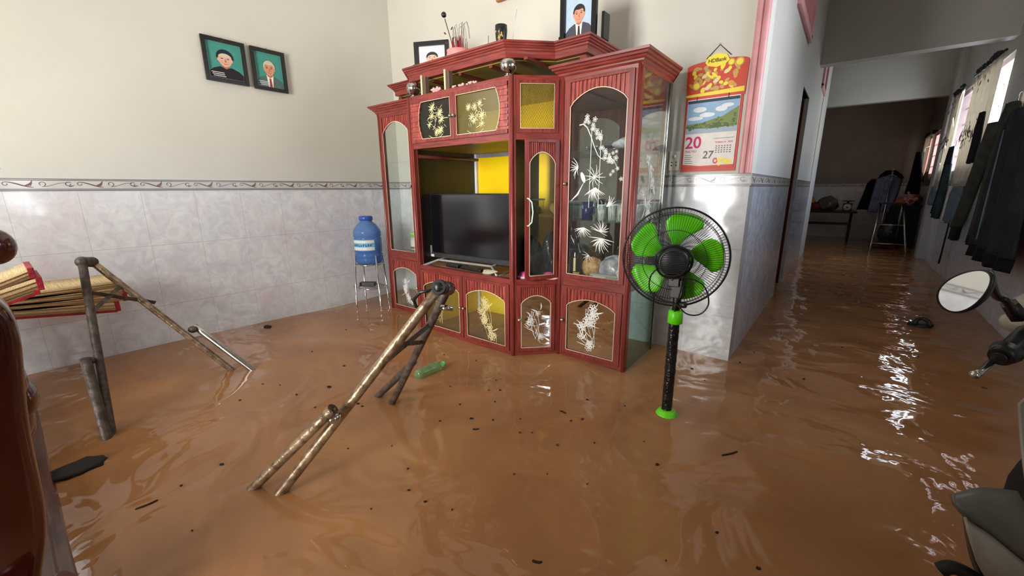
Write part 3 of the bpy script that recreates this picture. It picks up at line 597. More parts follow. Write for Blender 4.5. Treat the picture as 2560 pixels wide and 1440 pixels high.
# ---------------------------------------------------------------- pictures and portraits (generic painted busts, layered flat shapes)
C_('teal', 66, 142, 128); C_('skin', 222, 170, 148); C_('skin2', 206, 146, 116); C_('skind', 176, 110, 92); C_('navy', 22, 28, 44); C_('suit', 66, 64, 76)
C_('suitg', 78, 104, 100); C_('greyhair', 206, 190, 160); C_('darkhair', 30, 26, 28); C_('blackcloth', 26, 22, 24); C_('shirt', 236, 226, 208); C_('tie', 150, 66, 60); C_('tied', 50, 34, 30)
C_('skyblue', 176, 196, 214); C_('pale', 206, 206, 210); C_('lip', 176, 78, 74); C_('gold', 196, 158, 70, .4); C_('ink', 40, 34, 32)
def portrait(parent, F, w, h, bgm, skin, hair, cloth, shirt=None, tie=None, style='short', cap=None):
    """F origin at lower left of the picture area"""
    MB().fb(F, 0, w, 0, h, 0, .002).build('picture', M[bgm], parent)
    e = [0.0022]
    def nx(): e[0] += .0003; return e[0]
    b = MB(); sh = [(0, 0), (w, 0), (w, h * .16), (w * .86, h * .27), (w * .66, h * .34), (w * .5, h * .30), (w * .34, h * .34), (w * .14, h * .27), (0, h * .16)]
    b.poly(F, sh, nx(), 0)
    if shirt: b.poly(F, [(w * .37, h * .36), (w * .63, h * .36), (w * .58, h * .0), (w * .42, h * .0)], nx(), 1)
    if tie: b.poly(F, [(w * .47, h * .27), (w * .53, h * .27), (w * .56, 0), (w * .45, 0)], nx(), 2)
    b.build('clothing', [M[cloth], M[shirt or 'shirt'], M[tie or 'tie']], parent)
    b = MB(); b.poly(F, [(w * .4, h * .48), (w * .6, h * .48), (w * .6, h * .33), (w * .5, h * .28), (w * .4, h * .33)], nx(), 1)
    z = nx(); b.ell(F, w * .5, h * .54, w * .19, h * .2, z, 0); b.ell(F, w * .31, h * .53, w * .03, h * .05, z, 0); b.ell(F, w * .69, h * .53, w * .03, h * .05, z, 0); b.ell(F, w * .5, h * .44, w * .12, h * .1, z, 0)
    z = nx()
    b.poly(F, [(w * .495, h * .56), (w * .515, h * .56), (w * .54, h * .475), (w * .5, h * .465), (w * .48, h * .475)], z, 1)
    z = nx()
    for s in (-1, 1):
        b.ell(F, w * (.5 + s * .085), h * .565, w * .034, h * .011, z, 2); b.ribbon(F, [(w * (.5 + s * .04), h * .598), (w * (.5 + s * .09), h * .61), (w * (.5 + s * .14), h * .597)], [.001, h * .012, .001], z, 2)
        b.ribbon(F, [(w * (.5 + s * .07), h * .49), (w * (.5 + s * .10), h * .45), (w * (.5 + s * .09), h * .42)], [.0004, h * .006, .0004], z, 1)
    b.ribbon(F, [(w * .43, h * .425), (w * .5, h * .418), (w * .57, h * .425)], [.001, h * .018, .001], z, 3)
    b.build('face', [M[skin], M['skind'], M['ink'], M['lip']], parent)
    b = MB(); z = nx() + .0004
    if cap:
        b.poly(F, [(w * (.5 + .2 * cos(t)), h * (.60 + .15 * sin(t))) for t in [PI * i / 14 for i in range(15)]], z, 0)
        z += .0004; b.poly(F, [(w * (.5 + .245 * cos(t)), h * (.60 + .22 * sin(t))) for t in [-.25 + (PI + .5) * i / 16 for i in range(17)]] + [(w * (.5 + .19 * cos(t)), h * (.60 + .11 * sin(t))) for t in [PI - PI * i / 12 for i in range(13)]], z, 1)
    else:
        top = [(w * (.5 + .215 * cos(t)), h * (.60 + .18 * sin(t))) for t in [-.2 + (PI + .4) * i / 16 for i in range(17)]]
        low = [(w * (.5 + .17 * cos(t)), h * (.585 + .085 * sin(t) + (.02 * sin(3 * t) if style == 'part' else 0))) for t in [PI + .1 - (PI + .2) * i / 14 for i in range(15)]]
        b.poly(F, top + low, z, 0)
    b.build('hair', [M[hair], M[cap or hair]], parent)
def frame_box(F, w, h, bw, th, m, parent):
    b = MB(); b.fb(F, -bw, w + bw, -bw, 0, 0, th); b.fb(F, -bw, w + bw, h, h + bw, 0, th); b.fb(F, -bw, 0, 0, h, 0, th); b.fb(F, w, w + bw, 0, h, 0, th)
    b.fb(F, -bw * .5, w + bw * .5, -bw * .5, h + bw * .5, -.001, 0)
    return b.build('picture_frame', m, parent, bevel=.002)
def wallpic(name, label, y0, z0, w, h, tilt, **kw):
    t = thing(name, label, 'framed portrait', (LX, y0 + w / 2, z0)); F = Fr((LX + .012, y0 + .024, z0 + .024), (0, 1, 0), Z=(tilt, 0, 1)); F.W = V((1, 0, -tilt)).normalized(); F.Z = V((tilt, 0, 1)).normalized()
    frame_box(F, w - .048, h - .048, .024, .014, M['frameblk'], t)
    b = MB(); iw, ih = w - .048, h - .048
    b.ribbon(F, [(.004, .004), (iw - .004, .004), (iw - .004, ih - .004), (.004, ih - .004), (.004, .004)], .0012, .0046); b.build('picture_border_line', M['silver'], t)
    portrait(t, F, iw, ih, **kw)
    for k, s in enumerate(('MẤT 1979', 'NGÀY 8 - 1', 'AN TÁNG TẠI')): pass
    bb = MB(); rr = random.Random(int(y0 * 100))
    for k in range(3):
        u = .012 + k * .006
        for j in range(12):
            wl = rr.uniform(.003, .006)
            if u + wl > iw * .46: break
            v = .034 - k * .011; bb.fb(F, u, u + wl, v, v + .0052, .0046, .0049); u += wl + .0018
    bb.build('caption_lettering', M['white'], t)
    MB().tube([F.p(iw / 2, ih + .02, -.001), (LX + .002, y0 + w / 2, z0 + h + .01)], .003, 6).build('hanging_nail', M['steel'], t)
    return t
wallpic('framed_portrait', 'black marbled frame on the left wall, portrait of a woman in black turban', 1.075, 1.725, .258, .275, .0, bgm='teal', skin='skin', hair='greyhair', cloth='blackcloth', cap='navy')
wallpic('framed_portrait', 'black marbled frame on the left wall, portrait of white-haired man in grey suit', 1.368, 1.72, .232, .28, .0, bgm='teal', skin='skin2', hair='greyhair', cloth='suitg', shirt='shirt', tie='tie', style='part')
# portraits standing on top of the cabinet
UT = 1.775
t = thing('standing_portrait', 'large black frame with portrait of man in suit and tie on cabinet top', 'framed portrait', (-1.26, 2.16, UT))
Fp = Fr((-1.345, 2.165, UT + .03), (.17, .0, 0)); Fp.o = V((-1.35, 2.19, UT + .03))
frame_box(Fp, .165, .205, .028, .02, M['frame_black'], t); portrait(t, Fp, .165, .205, bgm='skyblue', skin='skin2', hair='darkhair', cloth='suit', shirt='shirt', tie='tied', style='part')
MB().box((-1.14, 2.20, UT), (-1.125, 2.27, UT + .13)).build('frame_stand', M['frame_black'], t, bevel=.003)
MB().box((-1.40, 2.19, UT), (-1.382, 2.2, UT + .06)).build('frame_stand', M['frame_black'], t, bevel=.005)
t = thing('standing_portrait', 'small black frame with portrait of a dark-haired person, half hidden behind the cornice', 'framed portrait', (-2.4, 2.15, UT))
Fp = Fr((-2.50, 2.10, UT + .03), (.85, .42, 0)); frame_box(Fp, .20, .17, .028, .018, M['frame_black'], t); portrait(t, Fp, .20, .17, bgm='pale', skin='skin', hair='darkhair', cloth='suit')
# wooden frame at the top of the photo
t = thing('wooden_picture_frame', 'light wooden picture frame high on the back wall, only its lower edge in view', 'picture frame', (-1.9, 2.57, 2.3))
Fp = Fr((-2.13, BY, 2.345), (1, 0, 0), (0, -1, .05), (0, 0, 1)); Fp.o = V((-2.13, BY - .012, 2.335)); C_('tanwood', 168, 108, 60, .45)
frame_box(Fp, .5, .35, .03, .02, M['tanwood'], t); MB().fb(Fp, 0, .5, 0, .35, 0, .004).build('picture', C_('certpaper', 224, 196, 150), t)
# ---------------------------------------------------------------- incense pot, cups, small things on the cabinet top
def cup(name, label, x, y, s, group=None):
    t = thing(name, label, 'cup', (x, y, UT))
    MB().lathe((x, y, UT), [(.0, 0), (.018 * s, 0), (.020 * s, .006), (.027 * s, .045 * s), (.031 * s, .085 * s), (.030 * s, .11 * s), (.027 * s, .11 * s), (.024 * s, .04 * s), (0, .01)], 28).build('cup_body', M['black'], t)
    b = MB(); r = random.Random(int(x * -100))
    for k in range(22):
        h_ = (.012 + .07 * r.random()) * s; a = -PI / 2 + .35 + r.gauss(0, .28); q = (.0225 + .0085 * min(1, h_ / (.08 * s))) * s
        b.ball((x + q * cos(a), y + q * sin(a), UT + h_), .0045 * s, sc=(.8, .8, 1.3), n=8)
    b.build('gold_relief', M['gold'], t)
cup('offering_cup', 'black cup with gold relief standing mid cabinet top', -1.66, 2.0, 1.12)
cup('offering_cup', 'black cup with gold relief at the left end of the cabinet top', -2.60, 2.16, 1.0)
t = thing('incense_pot', 'pink incense pot full of burnt red incense sticks on the cabinet top', 'incense pot', (-2.08, 2.1, UT)); C_('pinkpot', 226, 140, 134, .5); C_('incred', 168, 40, 60); C_('ash', 120, 104, 96)
MB().lathe((-2.08, 2.08, UT), [(0, 0), (.06, 0), (.076, .02), (.084, .05), (.076, .078), (.080, .09), (.07, .09), (.06, .06), (0, .06)], 28).build('pot_body', M['pinkpot'], t)
r = random.Random(4); b = MB(); b2 = MB()
for k in range(70):
    a = r.uniform(0, 6.28); q = r.uniform(0, .055); x, y = -2.08 + q * cos(a), 2.08 + q * sin(a); h_ = r.uniform(.12, .175)
    (b if k % 4 else b2).tube([(x, y, UT + .06), (x + r.gauss(0, .004), y, UT + h_)], .0017, 5)
for k in range(10):
    x = -2.08 + r.uniform(-.05, .07); y = 2.06; top = UT + r.uniform(.19, .235); dx = r.uniform(.01, .05)
    b2.tube([(x, y, UT + .1), (x + dx * .2, y, top), (x + dx * .7, y, top + .006), (x + dx, y, top - .03), (x + dx * 1.15, y, top - .09)], .0012, 5)
b.build('incense_sticks', M['incred'], t)['kind'] = 'stuff'; b2.build('burnt_incense', M['ash'], t)['kind'] = 'stuff'
t = thing('dried_rose', 'black withered long-stem flower leaning out of the pink incense pot', 'flower', (-2.12, 2.09, UT + .1)); C_('stem', 70, 56, 44)
MB().tube([(-2.125, 2.085, UT + .07), (-2.15, 2.08, UT + .17), (-2.195, 2.075, UT + .30)], .0028, 6).build('stem', M['stem'], t)
MB().ball((-2.203, 2.075, UT + .325), .017, jit=.06).build('bloom', M['black'], t)
b = MB()
for (u, v, s) in ((-.022, .21, -1), (.02, .225, 1), (-.012, .15, -1), (.03, .165, 1)): b.prism(Fr((-2.165 + u, 2.075, UT + v), (s, 0, .4)), [(0, 0), (.012, .009), (.026, .004), (.014, -.006)], 0, .0015)
b.build('leaf', M['stem'], t)
tag(MB().tube([(-1.775, 2.02, UT), (-1.775, 2.02, UT + .10)], .0022, 6).build('incense_stick', M['ash']), 'single thin incense stick upright on the cabinet top left of the black cup', 'incense stick')
tag(MB().tube([(-1.625, 2.05, UT + .0), (-1.60, 2.05, UT + .15), (-1.585, 2.05, UT + .2)], .001, 5).build('incense_stick', M['silver']), 'pale thin incense stick leaning just right of the black cup', 'incense stick')
C_('cream', 232, 218, 160); C_('pagegrey', 120, 100, 84)
for x, sfx in ((-2.20, 'left one, beside the chrome ball'), (-1.985, 'right one, nearer the middle')):
    t = thing('booklet', 'upright booklet with cream spine under the cornice, ' + sfx, 'booklet', (x, 1.93, 1.588))
    MB().box((x - .009, 1.858, 1.588), (x + .003, 1.865, 1.70)).build('spine', M['cream'], t); b = MB()
    for k in range(6): b.box((x - .008 + k * .006 + .002, 1.866, 1.588), (x - .005 + k * .006 + .002, 1.895, 1.69))
    b.build('pages', M['pagegrey'], t)
r = random.Random(9)
def petals(name, label, x0, x1, y, z, n, s):
    b = MB()
    for k in range(n): b.ball((r.uniform(x0, x1), y + r.uniform(-.012, .012), z + r.uniform(0, s)), r.uniform(.006, .012), sc=(1.3, .9, .7), n=8, jit=.3)
    tag(b.build(name, C_('pinkpetal', 226, 170, 166)), label, 'plastic flower')
petals('plastic_flower', 'crumpled pale pink plastic flower on the middle cupboard top between the booklets', -2.12, -2.04, 1.885, 1.592, 26, .03)
petals('plastic_flower', 'small pink plastic petals strewn right of the booklets on the cupboard top', -1.93, -1.72, 1.88, 1.592, 16, .012)
# ---------------------------------------------------------------- television and things in the niche
t = thing('television', 'black flat screen television on silver feet in the cabinet niche', 'television', (-1.95, 2.05, .475))
Ft = Fr((-2.335, 1.985, .530), (.72, .035, 0))
MB().fb(Ft, 0, .76, 0, .445, -.03, 0).build('casing', M['black'], t, bevel=.006)
MB().fb(Ft, .012, .748, .03, .435, 0, .002).build('screen', M['screen'], t)
MB().fb(Ft, 0, .76, -.008, .024, 0, .006).build('lower_bezel', C_('bezel', 58, 58, 60, .3), t)
MB().fb(Ft, -.003, .0, -.004, .075, -.02, .008).fb(Ft, 0, .03, -.006, .012, .006, .009).build('corner_film', M['white'], t)
b = MB(); b.tube([Ft.p(.02, -.058, .11), Ft.p(.12, -.015, .05), Ft.p(.60, -.015, .05), Ft.p(.70, -.058, .12)], .009, 8); b.tube([Ft.p(.12, -.015, .05), Ft.p(.13, -.01, -.02)], .008, 8); b.tube([Ft.p(.60, -.015, .05), Ft.p(.60, -.01, -.02)], .008, 8)
b.tube([Ft.p(.70, -.058, .12), Ft.p(.69, -.058, -.03)], .007, 8)
b.build('stand', M['silver'], t)
def remote(x, y, a, L, label):
    t = thing('remote_control', label, 'remote control', (x, y, .475)); F = Fr((x, y, .475), (cos(a), sin(a), 0), (0, 0, 1), (-sin(a), cos(a), 0))
    MB().fb(Fr((x, y, .476), (cos(a), sin(a), 0)), 0, L, 0, .018, 0, .04).build('remote_body', M['black'], t, bevel=.004); b = MB(); Fb = Fr((x, y, .476), (cos(a), sin(a), 0))
    for i in range(5):
        for j in range(2): b.fb(Fb, .02 + i * L * .16, .03 + i * L * .16, .018, .020, .008 + j * .015, .016 + j * .015)
    b.build('buttons', C_('btn', 90, 90, 92), t)
remote(-2.13, 1.97, -.02, .12, 'small black remote control lying left of centre under the television')
remote(-1.985, 1.965, -.06, .2, 'longer black remote control lying right of centre under the television')
b = MB()
for k in range(4): b.tube([(-1.72 + .035 * cos(a + k) * (1 + .2 * k) + .01 * k, 1.905 + .016 * sin(a + k), .482 + .006 * k) for a in [2 * PI * i / 16 for i in range(16)]], .003, 6, closed=True)
tag(b.build('coiled_cord', C_('cordcream', 206, 196, 170)), 'cream cord coiled in a small heap at the television foot', 'cord')
# ---------------------------------------------------------------- things in the angled compartment and the right tower
def lump(name, label, cat, m, c, r0, sc, seed, jit=.16, n=26, parent=None, spikes=0):
    rr = random.Random(seed); b = MB(); k = n // 2; cx, cy, cz = c; ph0 = [rr.uniform(0, 6) for _ in range(6)]; rows = []
    for i in range(k + 1):
        th = PI * i / k; row = []
        for j in range(n):
            ph = 2 * PI * j / n; q = 1 + jit * (.5 * sin(3 * ph + ph0[0] + 2 * th) + .4 * sin(5 * ph + ph0[1] - 3 * th) + .35 * sin(8 * ph + 4 * th + ph0[2])) + rr.uniform(-jit, jit) * .35
            z = cos(th) * r0 * sc[2] * q; row.append(V((cx + sin(th) * cos(ph) * r0 * sc[0] * q, cy + sin(th) * sin(ph) * r0 * sc[1] * q, max(cz - r0 * sc[2] * .9, cz + z))))
        rows.append(row)
    b.grid(rows, closed=True); o = b.build(name, m, parent)
    return tag(o, label, cat) if not parent else o
M['blackbag'] = mat('black_plastic_bag', srgb(26, 28, 30), .22, col2=srgb(46, 48, 50), scale=18, bump=1, bscale=26)
M['brownbag'] = mat('brown_plastic_bag', srgb(60, 44, 38), .25, col2=srgb(34, 26, 24), scale=18, bump=1, bscale=26)
M['clearbag'] = mat('crumpled_clear_bag', srgb(196, 200, 204), .18, col2=srgb(120, 126, 132), scale=16, bump=1, bscale=22)
lump('plastic_bag', 'shiny black plastic bag left of the open glass door on the cabinet shelf', 'bag', M['blackbag'], (-1.505, 2.09, .585), .105, (.62, .8, 1.15), 1)
lump('plastic_bag', 'dark green-black plastic bag seen through the open glass door', 'bag', M['blackbag'], (-1.415, 2.2, .6), .11, (.6, .8, 1.2), 2)
lump('plastic_bag', 'brown crumpled plastic bag on the shelf beside the right stile', 'bag', M['brownbag'], (-1.345, 2.19, .60), .1, (.55, .8, 1.3), 3)
C_('hotpink', 236, 92, 158, .5); C_('palepink', 244, 196, 214, .5)
for (x, y, a, lb) in ((-1.47, 1.965, .1, 'pink plastic sandal on the shelf left of the open door'), (-1.34, 2.04, -.2, 'pink plastic sandal on the shelf behind the open door glass')):
    t = thing('sandal', lb, 'sandal', (x, y, .476)); b = MB(); b.lathe((x, y, .476), [(.0, 0), (.04, 0), (.045, .006), (.04, .012), (0, .013)], 20)
    for q in b.v: q.x = x + (q.x - x) * 1.5
    b.build('sole', M['palepink'], t)
    s = MB(); s.ball((x, y, .486), .034, sc=(1.25, .9, .85)); s.build('strap', M['hotpink'], t)
t = thing('plastic_tub', 'clear plastic tub with pale rim on the upper glass shelf of the open compartment', 'tub', (-1.5, 2.2, .84))
MB().lathe((-1.545, 2.2, .841), [(0, 0), (.042, 0), (.048, .09), (.05, .094), (.046, .094), (.04, .006)], 24, cap=False).build('tub_body', M['glass'], t); MB().lathe((-1.545, 2.2, .931), [(.046, 0), (.052, .002), (.052, .01), (.044, .01)], 24, cap=False).build('rim', M['white'], t)
for k, (x, mname, col) in enumerate(((-1.56, 'stuffg', (60, 120, 70)), (-1.53, 'stuffy', (226, 200, 60)))): lump('packet', ('green' if k == 0 else 'yellow') + ' wrapped packet inside the clear tub', 'packet', C_(mname, *col), (x, 2.2, .866), .022, (.7, .7, 1), 5 + k)
lump('plastic_bag', 'crumpled olive clear bag on the upper shelf behind the open door', 'bag', C_('olivebag', 150, 130, 70, .25), (-1.42, 2.25, .88), .052, (1.1, .8, .75), 8)
lump('bunch_of_fruit', 'small yellow bundle on the upper shelf behind the door glass', 'fruit', C_('fruit', 222, 178, 40), (-1.345, 2.19, .862), .026, (1.3, .8, .8), 12)
def bottle(name, label, x, y, z, s, body='blackglass', neck='black', lab=True):
    t = thing(name, label, 'bottle', (x, y, z)); C_('blackglass', 14, 14, 14, .08)
    MB().lathe((x, y, z), [(0, 0), (.036 * s, 0), (.038 * s, .01), (.038 * s, .15 * s), (.03 * s, .175 * s), (.013 * s, .205 * s), (.012 * s, .25 * s), (.0, .25 * s)], 26).build('bottle_body', M[body], t)
    MB().lathe((x, y, z + .215 * s), [(.0135 * s, 0), (.0145 * s, .06 * s), (0, .062 * s)], 18).build('cap_foil', M[neck], t)
    if lab:
        b = MB(); R_ = .0386 * s
        rows = [[V((x + R_ * sin(a), y - R_ * cos(a), z + h_)) for a in [.0 + 1.0 * i / 8 for i in range(9)]] for h_ in (.03 * s, .045 * s, .12 * s)]
        b.grid(rows[:2]); b.build('gold_label_band', M['gold'], t); c = MB(); rows = [[V((x + R_ * sin(a), y - R_ * cos(a), z + h_)) for a in [.02 + .35 * i / 4 for i in range(5)]] for h_ in (.05 * s, .13 * s)]
        c.grid(rows); c.build('gold_label', C_('labelgold', 214, 202, 140), t)
bottle('wine_bottle', 'black wine bottle with gold label at front left of the right tower shelf', -1.205, 2.13, .477, 1.0)
bottle('wine_bottle', 'dark bottle with silver neck at the rear right of the tower shelf', -.93, 2.40, .477, 1.0, neck='silver', lab=False)
bottle('wine_bottle', 'dark bottle at the rear middle of the tower shelf behind the bags', -1.05, 2.42, .477, .95, lab=False)
lump('wrapped_fruit', 'tan wrapped round bundle beside the wine bottle', 'bundle', mat('tan_net', srgb(206, 164, 108), .4, col2=srgb(150, 110, 66), scale=40, bump=.8, bscale=60), (-1.12, 2.17, .545), .062, (1.05, .9, 1.05), 21, .05)
lump('plastic_bag', 'crumpled clear plastic bag filling the right of the tower shelf', 'bag', M['clearbag'], (-.985, 2.2, .55), .095, (1.1, .8, .75), 22, .12)
t = thing('plastic_box', 'flat clear plastic box low on the tower shelf in front of the bags', 'box', (-1.02, 2.12, .477)); MB().box((-1.10, 2.1, .490), (-.93, 2.15, .525)).build('box_body', C_('clearbox', 170, 176, 170, .2), t, bevel=.004)
MB().box((-1.08, 2.098, .505), (-1.0, 2.1, .515)).build('box_label', M['white'], t)
t = thing('tray', 'dark green tray with a red corner on the tower shelf floor', 'tray', (-1.02, 2.13, .477)); MB().lathe((-1.03, 2.17, .477), [(0, 0), (.085, 0), (.1, .012), (.094, .012), (.08, .004), (0, .004)], 30).build('tray_body', C_('dkgreen', 30, 70, 44, .4), t); MB().box((-1.10, 2.085, .478), (-1.06, 2.1, .490)).build('red_corner', C_('redplastic', 170, 30, 34), t)
t = thing('teacup', 'white cup with a curved handle at the right corner of the tower shelf', 'cup', (-.91, 2.13, .478)); MB().lathe((-.885, 2.135, .478), [(0, 0), (.02, 0), (.03, .03), (.033, .06), (.03, .06), (.026, .03), (0, .01)], 24).build('cup_body', M['black'], t)
MB().tube([(-.905, 2.115, .5), (-.925, 2.105, .52), (-.935, 2.10, .55), (-.92, 2.10, .565), (-.905, 2.10, .555), (-.908, 2.10, .54)], .0055, 8).build('cup_handle', M['white'], t)
# middle glass shelf of the tower: mug, drinking glasses, jar
Z1 = .826
t = thing('mug', 'tall dark blue mug on the middle glass shelf of the right tower', 'mug', (-1.16, 2.16, Z1)); C_('bluemug', 40, 42, 84, .25)
MB().lathe((-1.165, 2.17, Z1), [(0, 0), (.032, 0), (.034, .1), (.031, .1), (.029, .006)], 24).build('mug_body', M['bluemug'], t); MB().tube([(-1.135, 2.15, Z1 + .08), (-1.11, 2.14, Z1 + .07), (-1.108, 2.14, Z1 + .04), (-1.133, 2.15, Z1 + .025)], .005, 8).build('mug_handle', M['bluemug'], t)
t = thing('glass_jar', 'squat frosted glass jar at the left of the middle tower shelf', 'jar', (-1.24, 2.18, Z1)); C_('frost', 176, 190, 184, .2)
MB().lathe((-1.236, 2.2, Z1), [(0, 0), (.03, 0), (.032, .075), (.028, .08), (0, .08)], 22).build('jar_body', M['frost'], t); MB().lathe((-1.236, 2.2, Z1 + .08), [(.031, 0), (.031, .014), (0, .015)], 22).build('jar_lid', C_('jarlid', 130, 150, 140), t)
gm_ = mat('ribbed_drinking_glass', srgb(214, 222, 212), .12, col2=srgb(120, 132, 124), scale=50, stretch=(4, 4, .3), bump=.6, bscale=60)
for k, (x, y) in enumerate(((-1.07, 2.16), (-1.01, 2.17), (-.95, 2.16), (-.895, 2.17), (-1.04, 2.25), (-.975, 2.26), (-.91, 2.25), (-.89, 2.34))):
    t = thing('drinking_glass', 'ribbed clear drinking glass standing in the cluster on the middle tower shelf', 'drinking glass', (x, y, Z1), 'drinking glasses on the tower shelf')
    MB().lathe((x, y, Z1), [(0, 0), (.022, 0), (.027, .085), (.025, .085), (.02, .008)], 18).build('glass_body', gm_, t)
    MB().tube([(x + .0265 * cos(a), y + .0265 * sin(a), Z1 + .085) for a in [2 * PI * i / 18 for i in range(18)]], .0015, 6, closed=True).build('glass_rim', M['white'], t)
lump('plastic_bag', 'clear bag slumped on the top glass shelf of the right tower', 'bag', M['clearbag'], (-.96, 2.2, 1.235), .05, (1.5, .8, .6), 31)
t = thing('serving_dish', 'dark oval dish on the top glass shelf of the right tower', 'dish', (-1.1, 2.2, 1.206)); MB().lathe((-1.12, 2.22, 1.206), [(0, 0), (.05, 0), (.09, .02), (.086, .022), (0, .008)], 26).build('dish_body', C_('dkdish', 60, 66, 66, .2), t)
# left tower
t = thing('milk_carton', 'white carton box standing on the glass shelf of the left tower', 'box', (-2.72, 2.25, 1.22)); MB().box((-2.80, 2.22, 1.221), (-2.66, 2.30, 1.44)).build('box_body', M['white'], t); MB().box((-2.74, 2.218, 1.30), (-2.67, 2.22, 1.36)).build('box_print', C_('printgrey', 140, 130, 132), t)
t = thing('plastic_jar', 'clear jar with a lime green lid at the bottom of the left tower', 'jar', (-2.85, 2.25, .477)); MB().lathe((-2.83, 2.25, .477), [(0, 0), (.05, 0), (.055, .02), (.055, .12), (.045, .14), (0, .14)], 26).build('jar_body', C_('jarbody', 206, 200, 184, .2), t)
MB().lathe((-2.83, 2.25, .617), [(.052, 0), (.052, .028), (.045, .034), (0, .034)], 26).build('lid', C_('limelid', 158, 214, 90), t)
b = MB(); b.grid([[V((-2.83 + .0558 * sin(a), 2.25 - .0558 * cos(a), z)) for a in [-.7 + 1.4 * i / 8 for i in range(9)]] for z in (.515, .585)]); b.build('label', M['white'], t); b = MB(); b.grid([[V((-2.83 + .056 * sin(a), 2.25 - .056 * cos(a), z)) for a in [-.7 + 1.4 * i / 8 for i in range(9)]] for z in (.515, .53)]); b.build('label_band', C_('brownband', 120, 60, 50), t)
t = thing('tray', 'flat green box lying on the bottom shelf of the left tower', 'tray', (-2.9, 2.15, .477)); MB().box((-2.93, 2.12, .477), (-2.72, 2.19, .507)).build('tray_body', C_('traygreen', 60, 110, 60, .4), t, bevel=.004)
t = thing('carton', 'small white carton with a dark top beside the green box in the left tower', 'box', (-2.65, 2.15, .477)); MB().box((-2.70, 2.12, .477), (-2.58, 2.18, .515)).build('box_body', M['white'], t); MB().box((-2.70, 2.125, .515), (-2.58, 2.18, .56)).build('box_top', C_('boxdark', 60, 44, 42), t)
t = thing('glass_bowl', 'tilted glass bowl resting on the small carton in the left tower', 'bowl', (-2.64, 2.16, .56)); MB().lathe((-2.65, 2.2, .562), [(0, 0), (.02, 0), (.05, .03), (.058, .055), (.054, .055), (.045, .03), (0, .006)], 26).build('bowl_body', M['frost'], t)
t = thing('bottle', 'small bottle with red cap behind the glass bowl in the left tower', 'bottle', (-2.6, 2.3, .477)); MB().lathe((-2.62, 2.3, .477), [(0, 0), (.03, 0), (.03, .14), (.012, .17), (.012, .2), (0, .2)], 20).build('bottle_body', C_('brownglass', 92, 60, 50, .15), t); MB().lathe((-2.62, 2.3, .66), [(.014, 0), (.014, .03), (0, .03)], 14).build('cap', M['redplastic'], t)
# ---------------------------------------------------------------- wall calendar and socket
t = thing('wall_calendar', 'red and gold wall calendar with landscape photo hanging right of the cabinet', 'calendar', (-.63, BY, 1.1)); C_('calred', 206, 60, 30, .45); C_('calorange', 236, 150, 50, .45); C_('calyellow', 250, 222, 60, .45); C_('paper', 236, 228, 218, .6); C_('magenta', 208, 40, 110); C_('textgrey', 120, 112, 112); C_('txtdark', 60, 40, 50)
Fk = Fr((-.785, BY, 1.092), (1, 0, 0)); KW = .29; S = .50
b = MB(); b.fb(Fk, 0, KW, 0, .395, .001, .005, 0)
top = [(-.0, .385), (KW + .005, .385), (KW + .01, .545)] + [(KW * .5 + (KW * .5 + .01) * cos(a), .545 + .03 * sin(a) ** .7 if sin(a) > 0 else .545) for a in [PI * i / 14 for i in range(1, 14)]] + [(-.005, .545)]
b.prism(Fk, top, .001, .006, 0); b.build('backing_board', M['calred'], t)
b = MB(); r = random.Random(12)
b.poly(Fk, [(0, .40), (KW, .40), (KW, .425), (0, .412)], .0063, 2)
for k in range(46):
    u = r.uniform(.02, KW - .02); v = r.uniform(.425, .55); b.ell(Fk, u, v, r.uniform(.006, .02), r.uniform(.005, .014), .0064 + k * .00002, r.choice((0, 1, 1, 2)), rot=r.uniform(0, 3), n=12)
for (u, v, q) in ((.05, .455, .022), (.255, .545, .022), (.215, .55, .018)): b.ell(Fk, u, v, q, q, .0075, 1); b.ell(Fk, u, v, q * .7, q * .7, .0078, 2)
for (u, v) in ((.09, .50), (.15, .47), (.2, .51), (.11, .44)): b.ell(Fk, u, v, .018, .010, .008, 3, rot=.5); b.ell(Fk, u + .012, v + .012, .009, .009, .0082, 2)
b.build('printed_ornament', [M['calorange'], M['gold'], M['calyellow'], M['cream']], t)
b = MB(); b.prism(Fk, [(.085, .565), (.10, .592), (.145, .604), (.19, .592), (.205, .565), (.19, .548), (.145, .536), (.10, .548)], .006, .009, 0); b.build('logo_plate', M['calyellow'], t)
text('HDBank', Fk, .145, .562, .026, M['txtdark'], .0095, True, 'CENTER', t, 'logo_lettering')
text('HDBank', Fk, .02, .218, .022, M['magenta'], .0105, True, 'LEFT', t, 'logo_lettering')
b = MB(); b.fb(Fk, .012, KW - .012, .02, .385, .005, .009, 0); b.build('sheet_block', M['paper'], t)
# landscape picture: sky, clouds, hills, lake
C_('skyb', 150, 186, 214); C_('cloud', 236, 238, 240); C_('hill', 130, 146, 84); C_('hill2', 92, 112, 70); C_('lake', 170, 184, 196); C_('darktop', 60, 66, 80)
b = MB(); b.fb(Fk, .014, KW - .014, .205, .38, .009, .0095, 0); b.poly(Fk, [(.014, .365), (KW - .014, .365), (KW - .014, .38), (.014, .38)], .0098, 5)
for (u, v, a, c_) in ((.08, .33, .035, .014), (.12, .30, .04, .012), (.19, .325, .03, .014), (.06, .285, .04, .01), (.22, .34, .03, .01)): b.ell(Fk, u, v, a, c_, .0099, 1)
b.poly(Fk, [(.014, .225), (KW - .014, .225), (KW - .014, .33), (.24, .31), (.2, .285), (.15, .275), (.1, .262), (.014, .255)], .0101, 2)
b.poly(Fk, [(.014, .225), (.2, .225), (.25, .25), (.16, .255), (.1, .245), (.014, .248)], .0103, 3); b.poly(Fk, [(.014, .205), (KW - .014, .205), (KW - .014, .235), (.15, .228), (.014, .235)], .01035, 4)
r = random.Random(5)
